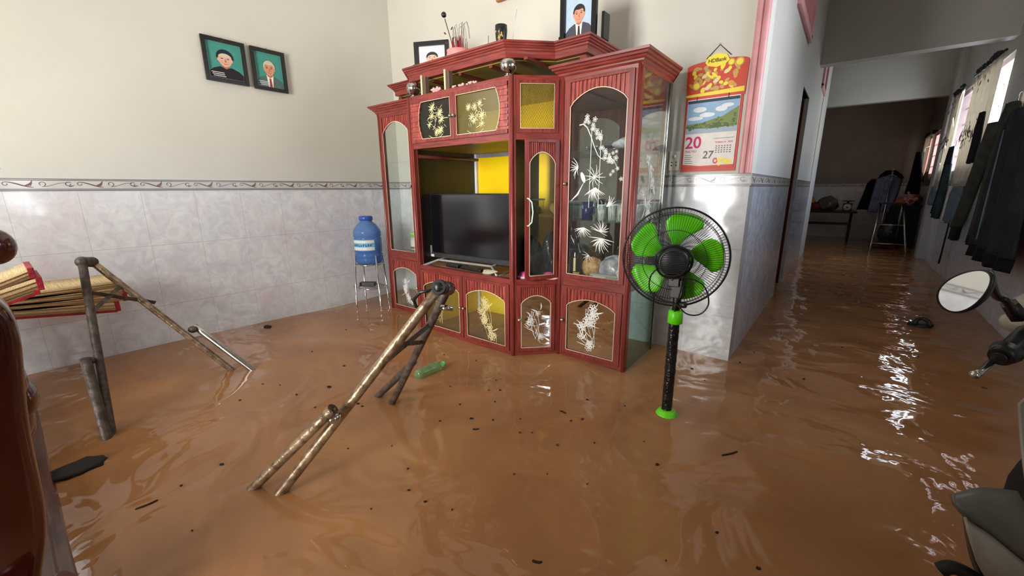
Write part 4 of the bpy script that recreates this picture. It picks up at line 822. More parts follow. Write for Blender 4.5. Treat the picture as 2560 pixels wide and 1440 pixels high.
for k in range(60): q = r.uniform(.03, .27); b.ell(Fk, q, .225 + r.random() * (.02 + .3 * max(0, q - .05)), r.uniform(.004, .010), r.uniform(.003, .007), .0105, r.choice((2, 3)), n=8)
b.build('landscape_picture', [M['skyb'], M['cloud'], M['hill'], M['hill2'], M['lake'], M['darktop']], t)
text('20', Fk, .016, .128, .088, M['magenta'], .0095, True, 'LEFT', t, 'date_number')
text('THỨ TƯ', Fk, .018, .104, .017, M['magenta'], .0095, True, 'LEFT', t, 'weekday_lettering')
text('27', Fk, .115, .07, .056, M['textgrey'], .0095, True, 'LEFT', t, 'lunar_date_number', .1)
text('THÁNG 8 - 2025', Fk, .175, .148, .0125, M['magenta'], .0095, True, 'LEFT', t, 'month_lettering')
b = MB(); r = random.Random(3)
for k in range(4): 
    for j in range(6): b.fb(Fk, .18 + j * .014, .188 + j * .014, .13 - k * .011, .135 - k * .011, .0092, .0094, 0)
for k in range(5): b.fb(Fk, .02, .045 + r.random() * .03, .088 - k * .011, .091 - k * .011, .0092, .0094, 0)
b.fb(Fk, .165, .27, .172, .174, .0092, .0094, 0); b.build('small_print', M['textgrey'], t)
b = MB(); b.prism(Fk, [(.012, .02), (KW - .012, .02), (KW - .012, .034), (.1, .03), (.012, .04)], .009, .0096, 0)
for k in range(12): b.ell(Fk, r.uniform(.2, .265), r.uniform(.035, .065), .009, .007, .0097 + k * .00004, 1)
b.ell(Fk, .185, .055, .013, .016, .0098, 0); b.ell(Fk, .185, .055, .006, .008, .01, 2); b.build('footer_ornament', [M['calred'], M['calyellow'], M['paper']], t)
b = MB(); b.tube([Fk.p(.09, .585, .007), Fk.p(.15, .645, .004), Fk.p(.21, .585, .007)], .0022, 6)
for u in (.06, .22): b.tube([Fk.p(u, .40, .008), Fk.p(u, .375, .012)], .0016, 6)
b.build('hanging_cord', C_('cordbrown', 70, 46, 40), t); MB().ball(Fk.p(.15, .647, .004), .005).build('nail', M['steel'], t)
t = thing('wall_socket', 'pale double wall socket between the cabinet and the calendar', 'socket', (-.84, BY, 1.1)); Fs = Fr((-.855, BY, 1.10), (1, 0, 0))
MB().fb(Fs, 0, .062, 0, .11, 0, .009).build('socket_plate', C_('socketcream', 222, 214, 200, .4), t, bevel=.002); b = MB()
for (u, v) in ((.018, .03), (.044, .03), (.018, .048), (.044, .048)): b.ell(Fs, u, v, .004, .004, .0095)
b.build('socket_holes', M['blackm'], t); MB().lathe(Fs.p(.031, .08, .009), [(.009, 0), (.009, .003), (0, .004)], 16, ax=Fs.W).build('switch', M['white'], t)
# ---------------------------------------------------------------- pedestal fan, seen from behind
fx, fy = -.502, 1.75
fan = thing('pedestal_fan', 'pedestal fan with lime green blades and black guard standing in the water', 'fan', (fx, fy, -.4))
HN = V((-.27, .96, .04)).normalized(); HC = V((-.535, 1.775, .712)); FU = V((0, 0, 1)).cross(HN).normalized() * -1
Fh = Fr(HC, HN.cross(V((0, 0, 1))), HN * -1, HN.cross(V((0, 0, 1))).normalized().cross(HN))   # u right as seen from behind, w towards camera
Fh.U = HN.cross(V((0, 0, 1))).normalized(); Fh.Z = Fh.U.cross(HN).normalized(); Fh.W = -HN
if Fh.Z.z < 0: Fh.Z = -Fh.Z
if Fh.U.x < 0: Fh.U = -Fh.U
MB().lathe((fx, fy, -.4), [(0, 0), (.2, 0), (.2, .03), (.08, .06), (.05, .2), (.05, .385), (.0, .385)], 28).build('base', M['black'], fan)
MB().lathe((fx, fy, -.02), [(.058, 0), (.05, .022), (.038, .04), (.027, .048)], 24).build('base_collar', M['green'], fan)
M['wrap'] = mat('black_wrinkled_wrap', srgb(30, 30, 32), .18, col2=srgb(14, 14, 15), scale=20, bump=1.0, bscale=38)
b = MB(); r = random.Random(2); rows = []
for i in range(50):
    z = .0 + .44 * i / 49; rows.append([V((fx - .002 + .0 * z + (.0225 + r.uniform(-.0012, .0012)) * cos(a), fy + (.0225 + r.uniform(-.0012, .0012)) * sin(a), z)) for a in [2 * PI * j / 20 for j in range(20)]])
b.grid(rows, closed=True); b.build('pole', M['wrap'], fan)
MB().lathe((fx, fy, .435), [(.026, 0), (.031, .004), (.029, .055), (.022, .06), (0, .06)], 24).build('height_collar', M['green'], fan)
nk = MB(); nk.tube([(fx, fy, .49), (fx, fy, .56)], .017, 12); nk.box((fx - .026, fy - .02, .55), (fx + .026, fy + .03, .63)); nk.box((fx - .034, fy - .03, .60), (fx + .012, fy + .03, .655)); nk.tube([(fx + .02, fy - .02, .525), (fx + .045, fy - .025, .53)], .014, 12)
nk.build('neck', M['black'], fan, bevel=.003); MB().lathe((fx - .018, fy - .031, .632), [(.007, 0), (.005, .004), (0, .005)], 10, ax=(0, -1, 0)).build('neck_bolt', M['chrome'], fan)
mt = MB(); mt.lathe(Fh.p(0, 0, 0), [(.03, 0), (.058, .01), (.064, .03), (.062, .085), (.056, .10), (.046, .108), (0, .110)], 36, ax=Fh.W)
mo = mt.build('motor_housing', M['black'], fan); g = MB()
for k in range(13):
    v = -.042 + .007 * k; hw = math.sqrt(max(.05 ** 2 - v * v, .0001)); g.fb(Fh, -hw, hw, v, v + .003, .104, .114)
g.lathe(Fh.p(0, 0, .104), [(.05, 0), (.056, .0), (.056, .008), (.05, .008)], 30, ax=Fh.W, cap=False); g.build('motor_vent', C_('ventgrey', 44, 44, 46, .4), mo)
MB().ball(Fh.p(.066, .005, .06), .014).build('oscillation_knob', M['green'], mo)
R0 = .211
gd = MB()
def ring(rr, w, tk): gd.tube([Fh.p(rr * cos(a), rr * sin(a), w) for a in [2 * PI * i / 64 for i in range(64)]], tk, 6, closed=True)
ring(R0, 0, .0042)
for rr, w in ((.19, .036), (.186, .038), (.125, .052), (.06, .05)): ring(rr, w, .0013)
for k in range(110):
    a = 2 * PI * k / 110; c, s = cos(a), sin(a); gd.tube([Fh.p(q * c, q * s, w) for q, w in ((.058, .05), (.12, .052), (.17, .043), (.198, .025), (R0, .0))], .00085, 4, cap=False)
gd.build('rear_guard', M['black'], fan)
gd = MB()
for rr, w in ((.19, -.036), (.11, -.052), (.045, -.055)): ring(rr, w, .0013)
for k in range(110):
    a = 2 * PI * (k + .3) / 110; c, s = cos(a), sin(a); gd.tube([Fh.p(q * c, q * s, w) for q, w in ((.045, -.055), (.12, -.052), (.17, -.043), (.198, -.025), (R0, .0))], .00085, 4, cap=False)
gd.lathe(Fh.p(0, 0, -.058), [(0, 0), (.045, .0), (.045, .004), (0, .005)], 24, ax=Fh.W); gd.build('front_guard', M['black'], fan)
hubb = MB().lathe(Fh.p(0, 0, -.035), [(0, 0), (.045, .0), (.052, .01), (.052, .03), (0, .03)], 28, ax=Fh.W).build('hub', M['green'], fan)
for k in range(5):
    a0 = math.radians(88 - 72 * k); rows = []
    for i in range(11):
        q = .040 + .150 * i / 10; half = .16 + .32 * sin(PI * min(1, i / 10 * .62 + .03)) ** 1.2
        if i >= 9: half *= (.86 if i == 9 else .62)
        sk = -.22 * (i / 10) ** 1.3; rows.append([Fh.p(q * cos(a0 + sk + half * t), q * sin(a0 + sk + half * t), -.012 + .02 * t * (1 - .3 * i / 10)) for t in [-1 + j / 4 for j in range(9)]])
    MB().grid(rows).build('blade', M['green'], fan, solid=.002)
cb = MB()
def spl(P, n=8):
    P = [V(p) for p in P]; out = []
    for i in range(len(P) - 1):
        p0, p1, p2, p3 = P[max(i - 1, 0)], P[i], P[i + 1], P[min(i + 2, len(P) - 1)]
        for k in range(n):
            t = k / n; out.append(.5 * ((2 * p1) + (-p0 + p2) * t + (2 * p0 - 5 * p1 + 4 * p2 - p3) * t * t + (-p0 + 3 * p1 - 3 * p2 + p3) * t ** 3))
    return out + [P[-1]]
for q in (.068, .072): cb.tube([Fh.p((q + .004 * sin(3 * a)) * cos(a), (q + .004 * cos(2 * a)) * sin(a) - .002, .075 + q * .1) for a in [2 * PI * i / 32 for i in range(32)]], .003, 7, closed=True)
cb.tube(spl([Fh.p(-.06, -.03, .09), Fh.p(-.085, -.07, .08), Fh.p(-.082, -.13, .075), Fh.p(-.03, -.165, .08), Fh.p(.02, -.175, .085), Fh.p(.07, -.215, .085), Fh.p(.12, -.21, .08), Fh.p(.145, -.16, .08), Fh.p(.12, -.09, .08), Fh.p(.06, -.06, .09), Fh.p(-.02, -.045, .095), Fh.p(-.055, -.03, .09)]), .003, 7)
cb.tube(spl([Fh.p(.04, -.045, .09), Fh.p(.037, -.12, .085), Fh.p(.024, -.19, .07), Fh.p(.022, -.235, .06), Fh.p(.03, -.262, .055)]), .003, 7)
cb.build('power_cord', M['black'], fan)
MB().ball(Fh.p(.032, -.275, .05), .014, sc=(1, .8, 1.3)).tube([Fh.p(.03, -.287, .05), Fh.p(.035, -.305, .05)], .003, 6).build('plug', M['black'], fan)
# ---------------------------------------------------------------- water bottle on its wire stand
st = thing('bottle_stand', 'thin silver wire stand with two shelves holding the blue water bottle', 'stand', (-3.2, 2.02, -.4))
legs = [(-3.238, 1.868), (-3.066, 1.998), (-3.165, 2.15), (-3.35, 2.03)]; ctr = V((-3.205, 2.012, 0))
for x, y in legs:
    p = V((x, y, 0)); o = (ctr - p).normalized() * .02
    MB().tube([p - o * .6 + V((0, 0, -.4)), p + V((0, 0, 0)), p + o * 1.2 + V((0, 0, .455))], .0075, 8).build('leg', M['chrome'], st)
for z, rr in ((.375, .12), (.165, .115)):
    b = MB(); b.tube([ctr + V((rr * cos(a), rr * sin(a), z)) for a in [2 * PI * i / 30 for i in range(30)]], .005, 8, closed=True)
    for k in range(-3, 4): hw = math.sqrt(rr * rr - (k * .03) ** 2); b.tube([ctr + V((k * .03, -hw, z)), ctr + V((k * .03, hw, z))], .0025, 6)
    b.build('wire_shelf', M['chrome'], st)
bt = thing('water_bottle', 'large blue water bottle standing on the silver wire stand', 'water bottle', (-3.205, 2.012, .38))
wb = mat('translucent_blue_plastic', srgb(122, 158, 214), .12, col2=srgb(92, 134, 200), scale=3); pr_ = wb.node_tree.nodes['Principled BSDF']; pr_.inputs['Transmission Weight'].default_value = .45; pr_.inputs['IOR'].default_value = 1.2
BR = .115
MB().lathe((-3.205, 2.012, .382), [(0, .01), (BR * .85, 0), (BR * .97, .015), (BR, .04), (BR * .95, .05), (BR, .06), (BR, .08), (BR * .94, .09), (BR, .10), (BR, .215), (BR * .94, .225), (BR, .235), (BR, .27), (BR * .93, .295), (BR * .7, .33), (BR * .5, .35), (BR * .42, .36), (BR * .42, .375)], 40).build('bottle_body', wb, bt)
MB().lathe((-3.205, 2.012, .75), [(BR * .46, 0), (BR * .5, .006), (BR * .5, .028), (BR * .44, .036), (0, .038)], 30).build('bottle_cap', C_('capblue', 50, 88, 176, .3), bt)
for (z0, z1, a0, a1, mm, nm) in ((.50, .592, -1.3, .55, 'lblue', 'label'), (.565, .588, -1.25, .5, 'white', 'label_stripe'), (.505, .53, -1.25, .5, 'white', 'label_stripe')):
    C_('lblue', 110, 186, 220, .4); b = MB(); q = BR * (1.006 if nm == 'label' else 1.012)
    dx = math.atan2(3.205, 2.012)  # label turned to the room
    b.grid([[V((-3.205 + q * cos(-PI / 2 + .95 + a0 + (a1 - a0) * i / 14), 2.012 + q * sin(-PI / 2 + .95 + a0 + (a1 - a0) * i / 14), z)) for i in range(15)] for z in (z0, z1)]); b.build(nm, M[mm], bt)
b = MB(); q = BR * 1.016; r = random.Random(6)
for k in range(9):
    a = -PI / 2 + .95 - 1.15 + k * .17; b.grid([[V((-3.205 + q * cos(a + d), 2.012 + q * sin(a + d), z)) for d in (0, .05)] for z in (.536, .536 + r.uniform(.014, .024))]); b.grid([[V((-3.205 + q * cos(a + d), 2.012 + q * sin(a + d), z)) for d in (.05, .11)] for z in (.536 + .007 * (k % 3), .542 + .007 * (k % 3))])
b.build('label_lettering', C_('labelnavy', 30, 60, 130), bt)
t = thing('adapter_box', 'black rectangular adapter box on the lower shelf of the wire stand', 'adapter', (-3.2, 2.0, .17)); Fb = Fr((-3.27, 1.93, .171), (.8, .6, 0)); MB().fb(Fb, 0, .135, 0, .034, -.06, 0).build('box_body', M['black'], t, bevel=.003)
MB().tube(spl([Fb.p(.0, .01, -.02), Fb.p(-.04, .0, -.02), Fb.p(-.05, .0, .01), Fb.p(0, .0, .02), Fb.p(.05, .0, .02)]), .003, 6).build('cable', M['silver'], t)
# ---------------------------------------------------------------- hammock frame: two A ends joined under water
hm = thing('hammock_frame', 'rusty tubular hammock frame with two A-shaped ends rising from the flood water', 'hammock frame', (-1.9, .6, -.4))
def limb(P0, P1, r, m, nm, ext=True):
    P0, P1 = V(P0), V(P1); d = (P1 - P0).normalized(); e = P1 + d * (.25 / max(.35, -d.z)) if ext else P1
    b = MB(); n = 14; b.tube([P0 + (e - P0) * i / n for i in range(n + 1)], r, 12); return b.build(nm, m, hm)
LAp = (-2.786, .235, .68); LBp = (-2.803, .269, .673); RAp = (-1.009, .884, .687); RBp = (-1.06, .965, .66)
limb(LAp, (-2.30, .152, 0), .0165, M['rustdk'], 'leg'); limb(LBp, (-2.628, .706, 0), .0155, M['rust'], 'leg')
limb((-2.475, .145, .302), (-2.275, .135, 0), .0185, M['rustdk'], 'base_tube'); limb((-2.728, .597, .275), (-2.535, .78, 0), .0165, M['steel'], 'base_tube')
limb(RAp, (-1.372, .449, 0), .0175, M['rust'], 'leg'); limb(RBp, (-1.578, 1.043, 0), .016, M['rustdk'], 'leg')
limb((-1.215, .565, .297), (-1.47, .398, 0), .0165, M['rust'], 'base_tube'); limb((-1.395, 1.05, .262), (-1.693, 1.043, 0), .016, M['rustdk'], 'base_tube')
MB().tube([(-1.9, .33, -.37), (-2.1, .1, -.37)], .016, 8).tube([(-1.42, .3, -.36), (-2.2, .06, -.36)], .016, 8).tube([(-1.75, 1.05, -.36), (-2.55, .85, -.36)], .016, 8).build('lower_rail', M['rustdk'], hm)
def strap(P, Q, m='rustdk'):
    P, Q = V(P), V(Q); d = (Q - P).normalized(); F = Fr(P, d, Z=d.cross(V((.9, -.4, 0))).normalized()); L = (Q - P).length; return MB().fb(F, 0, L, -.009, .009, -.0025, .0025).build('brace', M[m], hm)
strap((-2.689, .205, .557), (-2.761, .46, .435)); strap((-2.637, .215, .468), (-2.77, .352, .55)); strap((-1.107, .766, .5), (-1.264, .996, .40)); strap((-1.15, .714, .42), (-1.185, .984, .5))
for P, Q in (((-2.786, .235, .68), (-2.803, .269, .673)), ((-1.009, .884, .687), (-1.06, .965, .66))):
    b = MB(); P, Q = V(P), V(Q); b.tube([P - (Q - P) * .2, Q + (Q - P) * .15], .024, 14); b.ball(P, .026).ball(Q, .025); b.build('hinge_cap', M['black'] if P.x > -2 else M['rustdk'], hm)
b = MB(); b.tube([V(RAp) + V((-.02, -.02, -.01)), (-1.07, .85, .668), (-1.095, .84, .64), (-1.09, .845, .615), (-1.065, .86, .612), (-1.05, .87, .63)], .006, 8); b.build('hammock_hook', M['black'], hm)
MB().tube([(-1.03, .90, .61), (-1.0, .93, .605)], .01, 10).build('hinge_bolt', M['chrome'], hm)
for p in ((-1.222, .585, .272), (-2.715, .585, .262), (-2.48, .15, .285)):
    MB().ball(p, .024, sc=(1, 1, .8)).build('clamp', M['steel'] if p[0] > -1.3 else M['rustdk'], hm)
for (a, bb) in (((-1.215, .565, .297), (-1.2, .575, .315)),): MB().tube([a, bb], .019, 14, cap=False).build('tube_lip', M['rust'], hm)
# ---------------------------------------------------------------- carved bench at the left edge, with mats laid over it
ch = thing('carved_wooden_bench', 'dark red lacquered carved bench at the left edge with its base in the water', 'bench', (-1.6, -.3, -.4))
prof = [(-.60, -.42), (-.10, -.42), (-.095, .10), (-.055, .22), (-.040, .32), (-.034, .45), (-.026, .54), (-.013, .64), (-.006, .69), (-.004, .735), (-.010, .77), (-.03, .805), (-.10, .835), (-.25, .85), (-.60, .85)]
prof2 = []
for i in range(len(prof) - 1):
    (a0, b0), (a1, b1) = prof[i], prof[i + 1]
    prof2 += [(a0 + (a1 - a0) * k / 4, b0 + (b1 - b0) * k / 4) for k in range(4)]
prof2.append(prof[-1])
for _ in range(3): prof2 = [prof2[0]] + [tuple((prof2[i - 1][c] + 2 * prof2[i][c] + prof2[i + 1][c]) / 4 for c in (0, 1)) for i in range(1, len(prof2) - 1)] + [prof2[-1]]
b = MB(); Fz = Fr((-1.30, 0, 0), (0, 1, 0)); n = len(prof)
b.prism(Fz, prof2, -.13, 0, smooth=True); b.build('front_post', M['lacquer'], ch, bevel=.025, sub=0)
b = MB()
for k, (y, z, s) in enumerate(((-.03, .50, .075), (-.01, .44, .06), (-.03, .38, .065), (-.005, .41, .035), (-.02, .335, .04))): b.ball((-1.72 - .02 * k, y - .03, z), s, sc=(1.2, .6, 1), n=18)
b.build('carved_scroll', M['lacquer'], ch)
MB().tube([(-2.1, -.22, -.4), (-2.1, -.22, .50), (-2.1, -.05, .70), (-2.1, -.045, .79)], [.03, .03, .025, .02], 14).build('rear_post', M['lacquer'], ch); MB().ball((-2.1, -.012, .835), .054, sc=(1, 1, 1.1), n=24).build('ball_finial', M['lacquer'], ch)
b = MB(); pz = [(-.36, -.42), (.01, -.42), (.01, -.02), (-.005, .01), (-.03, .018), (-.035, .035), (-.07, .045), (-.36, .045)]
b.prism(Fr((-1.35, -.03, 0), (0, 1, 0)), pz, -1.6, .04); b.build('base_plinth', M['plinth'], ch)
MB().box((-2.9, -.75, .30), (-1.42, -.2, .36)).build('seat', M['lacquer'], ch, bevel=.01)
MB().box((-2.95, -.75, -.42), (-2.85, -.2, .34)).build('end_leg', M['lacquer'], ch, bevel=.01); MB().box((-2.9, -.80, .30), (-1.42, -.74, .85)).build('backrest', M['lacquer'], ch, bevel=.01)
MB().tube([(-1.24, -.04, .155), (-1.25, -.1, .12), (-1.26, -.2, .10), (-1.28, -.5, .10)], [.03, .05, .055, .055], 16).tube([(-1.29, -.02, -.1), (-1.27, -.06, .06), (-1.26, -.3, .07)], .035, 14).build('foot_moulding', M['lacquer'], ch)
def mat_pile(name, label, x0, x1, y0, y1, zl, lay, tilt=0, hump=.0):
    t = thing(name, label, 'mat', ((x0 + x1) / 2, (y0 + y1) / 2, zl)); b = MB(); rd = MB(); nL = len(lay)
    for k, (zr, th, ye) in enumerate(lay):
        zs = zl + .006 * k; n = 10; top = []; bot = []
        for xx in (x0, x1):
            top.append([V((xx, y0 + (ye - y0) * i / n, zs + th + (zr - zs) * i / n + hump * sin(PI * i / n) + tilt * (xx - x0))) for i in range(n + 1)])
            bot.append([V((xx, y0 + (ye - y0) * i / n, zs + (zr - zs) * i / n + hump * sin(PI * i / n) + tilt * (xx - x0))) for i in range(n + 1)])
        b.grid(top); b.grid(bot); b.grid([top[1], bot[1]]); b.grid([top[0], bot[0]])
        e = ye; rd.box((x0 - .004, e - .003, zr - .001), (x1 + .004, e + .016, zr + th + .004))
        if k == 0: rd.grid([[p + V((.004, 0, -.005)) for p in bot[1]], [p + V((.004, 0, .006 if k == 0 else .003)) for p in bot[1]]])
    b.build('woven_panels', M['straw'], t); rd.build('red_binding', M['red'], t, bevel=.002)
    s = MB()
    for k, (zr, th, ye) in enumerate(lay):
        zs = zl + .006 * k
        for j in (0.35, .7): s.tube([(x1 + .002, y0 + (ye - y0) * i / 10, zs + th * j + (zr - zs) * i / 10 + hump * sin(PI * i / 10) + tilt * (x1 - x0)) for i in range(11)], .0018, 5)
    s.build('stitch_line', C_('stitch', 168, 120, 78), t); return t
mat_pile('folded_sedge_mat', 'long straw mat folded flat with red edging, fanning open towards the hammock frame', -3.3, -2.98, -.45, .36, .485, [(.378, .048, .335), (.428, .034, .372), (.464, .038, .378), (.504, .034, .365)])
mat_pile('folded_sedge_mat', 'nearer thick folded straw mat with red end, tilted at the left edge of the picture', -2.85, -2.6, -.5, .075, .42, [(.585, .014, .06), (.602, .05, .075), (.654, .04, .06)], 0)
# ---------------------------------------------------------------- floating things
C_('gbottle', 1, 1, 1); gb = glass('green_bottle_plastic', srgb(214, 240, 218), rough=.06, refl=1.2, dirt=.22, dirtcol=srgb(150, 214, 160))
t = thing('plastic_bottle', 'empty pale green plastic bottle floating in front of the cabinet', 'bottle', (-1.7, 1.39, .0)); ax = V((-.09, .99, .03)).normalized(); ax = V((.02, 1, .02)).normalized()
MB().lathe((-1.70, 1.29, .014), [(0, .006), (.02, 0), (.029, .01), (.031, .03), (.029, .05), (.031, .06), (.031, .085), (.0285, .092), (.031, .10), (.031, .13), (.026, .155), (.014, .18), (.012, .19)], 24, ax=ax).build('bottle_body', gb, t)
MB().lathe(V((-1.70, 1.29, .014)) + ax * .185, [(.015, 0), (.015, .016), (0, .017)], 16, ax=ax).build('bottle_cap', C_('capgreen', 130, 206, 130, .4), t)
t = thing('slipper', 'dark rubber slipper floating in the hallway water', 'slipper', (.55, 4.12, 0)); C_('rubber', 34, 40, 38, .5)
b = MB(); b.lathe((.555, 4.12, -.01), [(0, 0), (.05, 0), (.055, .015), (.05, .03), (0, .032)], 24)
for q in b.v: q.x = .555 + (q.x - .555) * 1.25
b.build('sole', M['rubber'], t); MB().tube([(.52, 4.06, .02), (.53, 4.09, .05), (.56, 4.12, .06), (.59, 4.1, .05), (.61, 4.07, .02)], .014, 8).build('strap', M['rubber'], t)
DEB = [(-3.546, 1.216, 0.034), (-1.971, 0.936, 0.0327), (-2.017, 0.793, 0.0139), (-1.822, 0.788, 0.013), (-1.701, 0.938, 0.017), (-1.665, 0.937, 0.0147), (-2.166, 1.132, 0.018), (-1.178, 1.178, 0.017), (-1.277, 1.08, 0.0114), (-1.193, 1.356, 0.01), (-1.251, 1.465, 0.0127), (-1.342, 1.539, 0.0111), (-1.297, 1.43, 0.0085), (-1.091, 1.225, 0.0112), (-0.846, 1.639, 0.0143), (-0.811, 1.426, 0.0112), (-0.778, 1.467, 0.017), (-0.878, 1.471, 0.0232), (-0.934, 1.218, 0.0125), (-0.765, 1.242, 0.0138), (-0.653, 1.342, 0.0087), (-0.411, 1.369, 0.0153), (-0.162, 1.175, 0.0106), (-0.501, 1.477, 0.0072), (-0.565, 1.12, 0.0062), (-0.703, 1.077, 0.0048), (-0.796, 1.002, 0.0047), (-0.854, 0.753, 0.0044), (-1.035, 0.722, 0.0094), (-1.126, 0.789, 0.0083), (-1.703, 0.373, 0.0157), (-1.684, 0.243, 0.0096), (-1.658, 0.146, 0.0378), (-1.411, 0.206, 0.0051), (-0.212, 1.605, 0.0519), (-0.527, 0.763, 0.0186), (-0.95, 0.723, 0.0121), (-1.063, 0.594, 0.0061), (-1.418, 0.72, 0.0073), (-1.29, 0.836, 0.0071), (-2.176, 0.594, 0.0144), (-2.28, 0.737, 0.0126), (-0.679, 1.697, 0.0101), (-0.317, 2.82, 0.0117), (-0.554, 2.339, 0.0152), (-0.355, 2.598, 0.0137), (-0.456, 2.222, 0.0072), (0.685, 2.989, 0.0188), (0.471, 3.308, 0.017), (0.113, 3.234, 0.0165), (-0.042, 2.572, 0.0161), (-0.046, 1.114, 0.0131), (-0.248, 0.982, 0.0042), (-2.529, 1.122, 0.0143), (-3.662, 2.344, 0.0217), (-2.75, 1.483, 0.0128), (-2.163, 1.624, 0.0112), (-2.384, 1.707, 0.0121), (-1.835, 1.614, 0.0103), (-1.612, 1.668, 0.0098), (-1.312, 1.239, 0.0121), (-1.487, 1.338, 0.0109), (-0.999, 1.304, 0.0075), (-1.101, 1.126, 0.0182), (-0.894, 1.249, 0.0089), (-2.198, 0.789, 0.0099)]
C_('leafdk', 34, 24, 18, .7); C_('leafbr', 84, 52, 32, .7); rd = random.Random(8)
def debris(x, y, s, label, m, stick=False, grp=None):
    z = wz(x, y); a = rd.uniform(0, PI); b = MB(); F = Fr((x, y, z), (cos(a), sin(a), 0), (0, 0, 1), (-sin(a), cos(a), 0)); F = Fr((x, y, z + .0005), (cos(a), sin(a), 0), W=(0, 0, 1), Z=(-sin(a), cos(a), 0))
    if stick: pts = [(-s, -.0025), (-s * .3, -.004), (s * .5, -.002), (s, .004), (s * .9, .007), (s * .2, .003), (-s * .9, .003)]
    else: pts = [(s * .55 * cos(t) * rd.uniform(.6, 1.15), s * .4 * sin(t) * rd.uniform(.5, 1.2)) for t in [2 * PI * i / 8 for i in range(8)]]
    b.prism(F, pts, -.001, .003); return tag(b.build('leaf_fragment' if not stick else 'twig', m), label, 'leaf' if not stick else 'twig', grp)
for k, (x, y, s) in enumerate(DEB):
    if not (LX + .05 < x < RX - .02): continue
    special = {1: 'long dark leaf floating between the hammock frame legs', 4: 'pair of dark leaf scraps behind the near hammock leg, larger scrap', 7: 'blackish ragged leaf scrap floating below the cabinet middle, left of the twigs', 17: None, 21: 'blackish leaf clump floating below the fan base', 32: 'dark long leaf floating alone left of the near hammock leg', 34: 'dark curved twig floating right of the fan base'}.get(k)
    m = M['leafdk'] if rd.random() < .65 else M['leafbr']
    if k in (17, 32, 34, 35, 63): debris(x, y, s * .75, special or 'thin brown twig floating on the water in front of the cabinet', M['leafdk'], True, None if special else 'brown twigs on the water')
    elif special: debris(x, y, s, special, M['leafdk'])
    else: debris(x, y, max(s, .006), 'tiny dark leaf scrap floating on the brown water', m, False, 'leaf scraps floating on the flood water')
tag(MB().ball((-3.30, 1.16, wz(-3.3, 1.16) + .004), .03, sc=(1.3, .8, .35), jit=.1).build('floating_clump', M['leafdk']), 'dark oval clump floating close to the left wall', 'clump')
tag(MB().ball((-2.10, .03, .0), .04, sc=(1.5, 2.0, .4), jit=.2).build('driftwood', M['leafdk']), 'dark piece of driftwood floating beside the carved bench', 'driftwood')
# ---------------------------------------------------------------- hanging cloth builder
def drape(rows_, x, amp, nf, seed, thick=.02, flat_axis='x', n=36, ph=0):
    """rows_: (z, a, b) outline from top to bottom; hangs in the plane x = const (or y = const)"""
    r = random.Random(seed); p1, p2 = r.uniform(0, 6), r.uniform(0, 6); fr, bk = [], []; m = 4; R = []
    for (za, a0, b0), (zb, a1, b1) in zip(rows_, rows_[1:]):
        for k in range(m): t = k / m; R.append((za + (zb - za) * t, a0 + (a1 - a0) * t, b0 + (b1 - b0) * t))
    R.append(rows_[-1]); L = len(R)
    for i, (z, a, b_) in enumerate(R):
        s = i / (L - 1); g = .35 + .65 * s; f, k_ = [], []
        for j in range(n + 1):
            t = j / n; u = a + (b_ - a) * t; d = amp * g * (sin(2 * PI * nf * t + p1 + .8 * s) + .4 * sin(2 * PI * nf * 1.7 * t + p2 - s)); e = thick * (sin(PI * t) ** .5)
            zz = z + .006 * sin(9 * t + p1) * s
            f.append(V((x - e / 2 + d, u, zz)) if flat_axis == 'x' else V((u, x - e / 2 + d, zz))); k_.append(V((x + e / 2 + d, u, zz)) if flat_axis == 'x' else V((u, x + e / 2 + d, zz)))
        fr.append(f); bk.append(k_)
    b = MB(); b.grid(fr); b.grid(bk); b.grid([fr[0], bk[0]]); b.grid([fr[-1], bk[-1]]); return b
cur = fabric('sheer_cream_curtain', (206, 200, 188), (182, 174, 160)); bs = cur.node_tree.nodes['Principled BSDF']
def translucent(m, col, f=.55):
    nt = m.node_tree; b = nt.nodes['Principled BSDF']; o = nt.nodes['Material Output']; t = N(nt, 'ShaderNodeBsdfTranslucent'); t.inputs[0].default_value = col; mx = N(nt, 'ShaderNodeMixShader'); mx.inputs[0].default_value = f
    nt.links.new(b.outputs[0], mx.inputs[1]); nt.links.new(t.outputs[0], mx.inputs[2]); nt.links.new(mx.outputs[0], o.inputs[0])
translucent(cur, srgb(214, 206, 190), .35); C_('floral', 92, 84, 82, .8); C_('lace', 150, 140, 124, .8)
